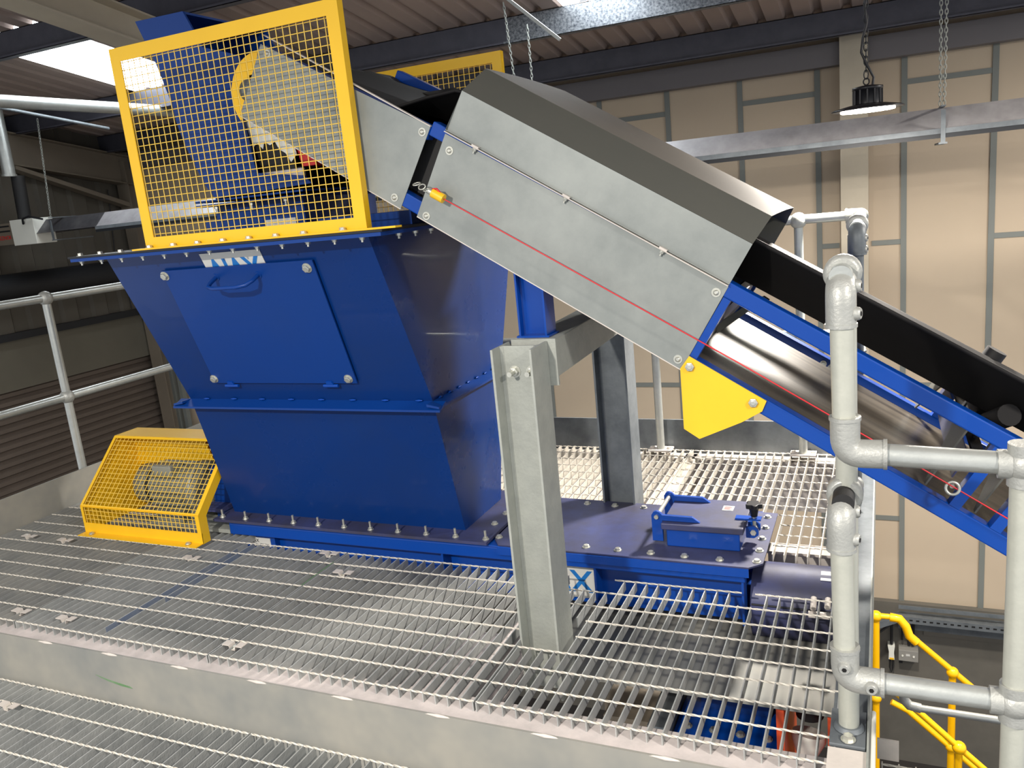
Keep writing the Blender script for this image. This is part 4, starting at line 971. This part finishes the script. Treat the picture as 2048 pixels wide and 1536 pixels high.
# ================================================================== LOWER RIGHT: STAIR, WALL SERVICES
R_y = thing('stair_handrail', 'yellow tube stair handrail going down in front of the grey wall', 'handrail', (0.3, 5.8, -4.0))
YS = 5.8; ry = 0.021
build('top_rail', MB().tube([(-0.6, YS, -1.745), (0.085, YS, -1.740), (0.145, YS, -1.80), (0.165, YS, -1.855), (1.6, YS, -3.12)], ry, 16), 'yellow_rail', R_y)
build('middle_rail', MB().tube([(0.06, YS, -2.41), (0.165, YS, -2.46), (1.6, YS, -3.73)], ry, 16), 'yellow_rail', R_y)
build('elbow', MB().tube([(0.05, YS, -1.742), (0.11, YS, -1.748), (0.15, YS, -1.80), (0.172, YS, -1.87), (0.22, YS, -1.915)], 0.030, 16), 'yellow_rail', R_y)
for x, zt in ((-0.040, -1.745), (0.444, -2.113)):
    build('post', MB().tube([(x, YS, -4.0), (x, YS, zt)], 0.024, 16), 'yellow_rail', R_y)
    build('ball_fitting', ball_fit((x, YS, zt), 0.040), 'yellow_rail', R_y)
build('ball_fitting', ball_fit((0.444, YS, -2.70), 0.038), 'yellow_rail', R_y)
build('ball_fitting', ball_fit((-0.040, YS, -2.395), 0.038), 'yellow_rail', R_y)
R_y2 = thing('stair_handrail', 'second yellow handrail just in front, with a round joint at the bottom right', 'handrail', (0.4, 5.0, -4.0))
YS = 5.0
build('top_rail', MB().tube([(0.05, YS, -1.80), (0.155, YS, -1.885), (0.426, YS, -2.135), (1.5, YS, -3.1)], 0.019, 16), 'yellow_rail', R_y2)
build('post', MB().tube([(0.420, YS, -4.0), (0.424, YS, -2.135)], 0.022, 16), 'yellow_rail', R_y2)
build('ball_fitting', ball_fit((0.426, YS, -2.135), 0.040), 'yellow_rail', R_y2)
R_q = thing('stair_handrail', 'thin galvanised lower stair rail with a bend, below the short deck rail', 'handrail', (0.3, 3.6, -1.2))
build('tube', MB().tube([(0.085, 3.6, -0.90), (0.086, 3.6, -0.94), (0.098, 3.6, -0.975), (0.135, 3.6, -0.99), (0.7, 3.6, -0.995)], 0.0165, 16), 'tube', R_q)
build('elbow', MB().tube([(0.085, 3.6, -0.925), (0.090, 3.6, -0.96), (0.110, 3.6, -0.983), (0.155, 3.6, -0.990)], 0.021, 16), 'fitting', R_q)
# cable tray and its step round the column
R_t = thing('cable_tray', 'grey perforated cable tray along the wall below the cream boards', 'cable tray', (0.5, 7.2, -2.5))
mb = MB(); mb.box(0.13, 2.6, 7.14, WY-0.065, -2.50, -2.495); mb.box(0.13, 2.6, 7.135, 7.14, -2.50, -2.44); mb.box(0.13, 2.6, 7.25, 7.255, -2.43, -2.395)
mb.prism([(0.13, 7.14), (0.13, 7.33), (-0.02, 7.19), (-0.02, 7.0)], lambda u, v, t: (u, v, t), -2.50, -2.495)
mb.prism([(0.13, 7.135), (0.13, 7.14), (-0.02, 7.0), (-0.02, 6.995)], lambda u, v, t: (u, v, t), -2.50, -2.44)
mb.box(-0.9, -0.02, 7.0, 7.18, -2.50, -2.495); mb.box(-0.9, -0.02, 6.995, 7.0, -2.50, -2.44)
build('tray', mb, 'galv_dark', R_t)
mb = MB()
for i in range(46): mb.box(0.16+i*0.052, 0.185+i*0.052, 7.133, 7.135, -2.475, -2.462)
build('slots', mb, 'void', R_t)
mb = MB(); mb.box(0.13, 2.6, WY-0.075, WY-0.062, -2.66, -2.50); build('cable_bundle', mb, 'galv_dark', R_t)
mb = MB(); mb.tube([(-0.05, 7.1, -2.62), (0.1, 7.2, -2.53), (0.16, 7.25, -2.56), (0.16, 7.30, -2.75)], 0.010, 8); mb.tube([(0.19, 7.28, -2.53), (0.215, 7.30, -2.58), (0.215, 7.31, -2.8)], 0.013, 8); mb.tube([(0.30, 7.28, -2.53), (0.25, 7.30, -2.57), (0.245, 7.31, -2.8)], 0.013, 8)
tag(build('cable_drop', mb, 'black'), 'black cables dropping from the tray to the grey switch box', 'cable')
tag(build('wall_ledge', MB().box(0.33, 2.6, WY-0.075, WY-0.062, -2.70, -2.66), 'concrete'), 'thin ledge on the concrete wall under the cable tray', 'ledge')
R_e = thing('switch_box', 'grey twin switch box on the concrete wall behind the yellow rail', 'switch box', (0.21, 7.3, -2.9))
build('case', MB().box(0.132, 0.288, 7.24, WY-0.062, -2.925, -2.82), 'greybox', R_e, bevel=0.004)
build('gland', MB().box(0.135, 0.165, 7.27, 7.30, -2.965, -2.925), 'black', R_e)
for x in (0.163, 0.252): build('key_button', MB().lathe((x, 7.24, -2.873), (0, -1, 0), [(0, 0.009), (0.006, 0.008)], 14), 'white', R_e)
build('label_plate', MB().box(0.19, 0.222, 7.238, 7.24, -2.873, -2.853), 'sign_white', R_e)
R_e = thing('plug_socket', 'white plug hanging on a black cable left of the grey switch box', 'plug', (0.075, 7.3, -2.9))
mb = MB(); mb.prism([(0.045, -2.80), (0.102, -2.80), (0.095, -2.86), (0.100, -2.93), (0.052, -2.93), (0.055, -2.86)], lambda u, v, t: (u, t, v), 7.25, WY-0.062); build('body', mb, 'white', R_e)
build('yellow_end', MB().box(0.060, 0.095, 7.248, 7.25, -2.93, -2.912), 'yellow', R_e)
mb = MB(); mb.tube([(0.075, 7.27, -2.79), (0.075, 7.27, -2.60)], 0.012, 8); mb.tube([(0.068, 7.27, -2.93), (0.062, 7.27, -3.02), (0.075, 7.27, -3.07), (0.085, 7.27, -3.02), (0.090, 7.27, -2.93)], 0.007, 8); build('cable', mb, 'black', R_e)
# small landing panel beyond the deck edge
tag(build('landing_plate', MB().box(-0.012, 0.04, 2.083, 2.088, -0.165, -0.105), 'galv_light'), 'small upright grey plate outside the right deck edge', 'plate')
grating('floor_grating', 'small piece of stair grating outside the right deck corner', 0.0, 0.20, 1.75, 2.08, z=-0.168, rows=[1.78, 1.88, 1.98, 2.07], m_='grating_pale')

# ================================================================== BELOW THE DECK, RIGHT
R_u = thing('screw_conveyor_outlet', 'dark blue machine casing seen through the right hand grating', 'machine', (-0.45, 2.7, -1.2))
build('casing', MB().box(-0.595, -0.352, 2.64, 2.95, -0.95, -0.38), 'blue', R_u)
build('flange', MB().box(-0.66, -0.312, 2.46, 2.72, -0.50, -0.485), 'blue_bright', R_u)
build('flange', MB().box(-0.66, -0.312, 2.46, 2.72, -0.535, -0.52), 'blue_bright', R_u)
for x in (-0.62, -0.53, -0.44, -0.35):
    mb = MB(); mb.hexbolt((x, 2.52, -0.485), (0, 0, 1), 0.012, 0.008); build('bolt', mb, 'bolt', R_u)
for x, lb in ((-0.297, 'left of two orange-red uprights below the right grating'), (-0.143, 'right of two orange-red uprights below the right deck corner')):
    tag(build('orange_frame_post', MB().box(x-0.012, x+0.012, 2.42, 2.80, -1.2, -0.285), 'orange'), lb, 'post')
mb = MB(); mb.lathe((-0.232, 2.54, -0.56), (0.1, 0.25, 0.95), [(0, 0.004), (0.03, 0.035), (0.08, 0.056), (0.10, 0.054)], 22)
tag(build('plastic_funnel', mb, 'white'), 'white translucent plastic funnel hanging between the orange posts', 'funnel')
mb = MB(); mb.lathe((-0.222, 2.60, -0.42), (0, 0, 1), [(0, 0.045), (0.08, 0.05), (0.12, 0.045)], 20)
tag(build('hose_end', mb, 'black'), 'dark hose end above the white funnel below the grating', 'hose')
mb = MB(); mb.box(-0.98, -0.74, 2.66, 2.74, -0.72, -0.60); mb.box(-1.0, -0.70, 2.74, 2.90, -0.66, -0.60)
tag(build('timber_block', mb, 'cream_dim'), 'beige block lying below the grating right of the column foot', 'block')
tag(build('dark_duct', MB().box(-0.73, -0.665, 2.40, 2.72, -1.0, -0.42), 'galv_dark'), 'dark grey duct between the beige block and the blue casing below the grating', 'duct')
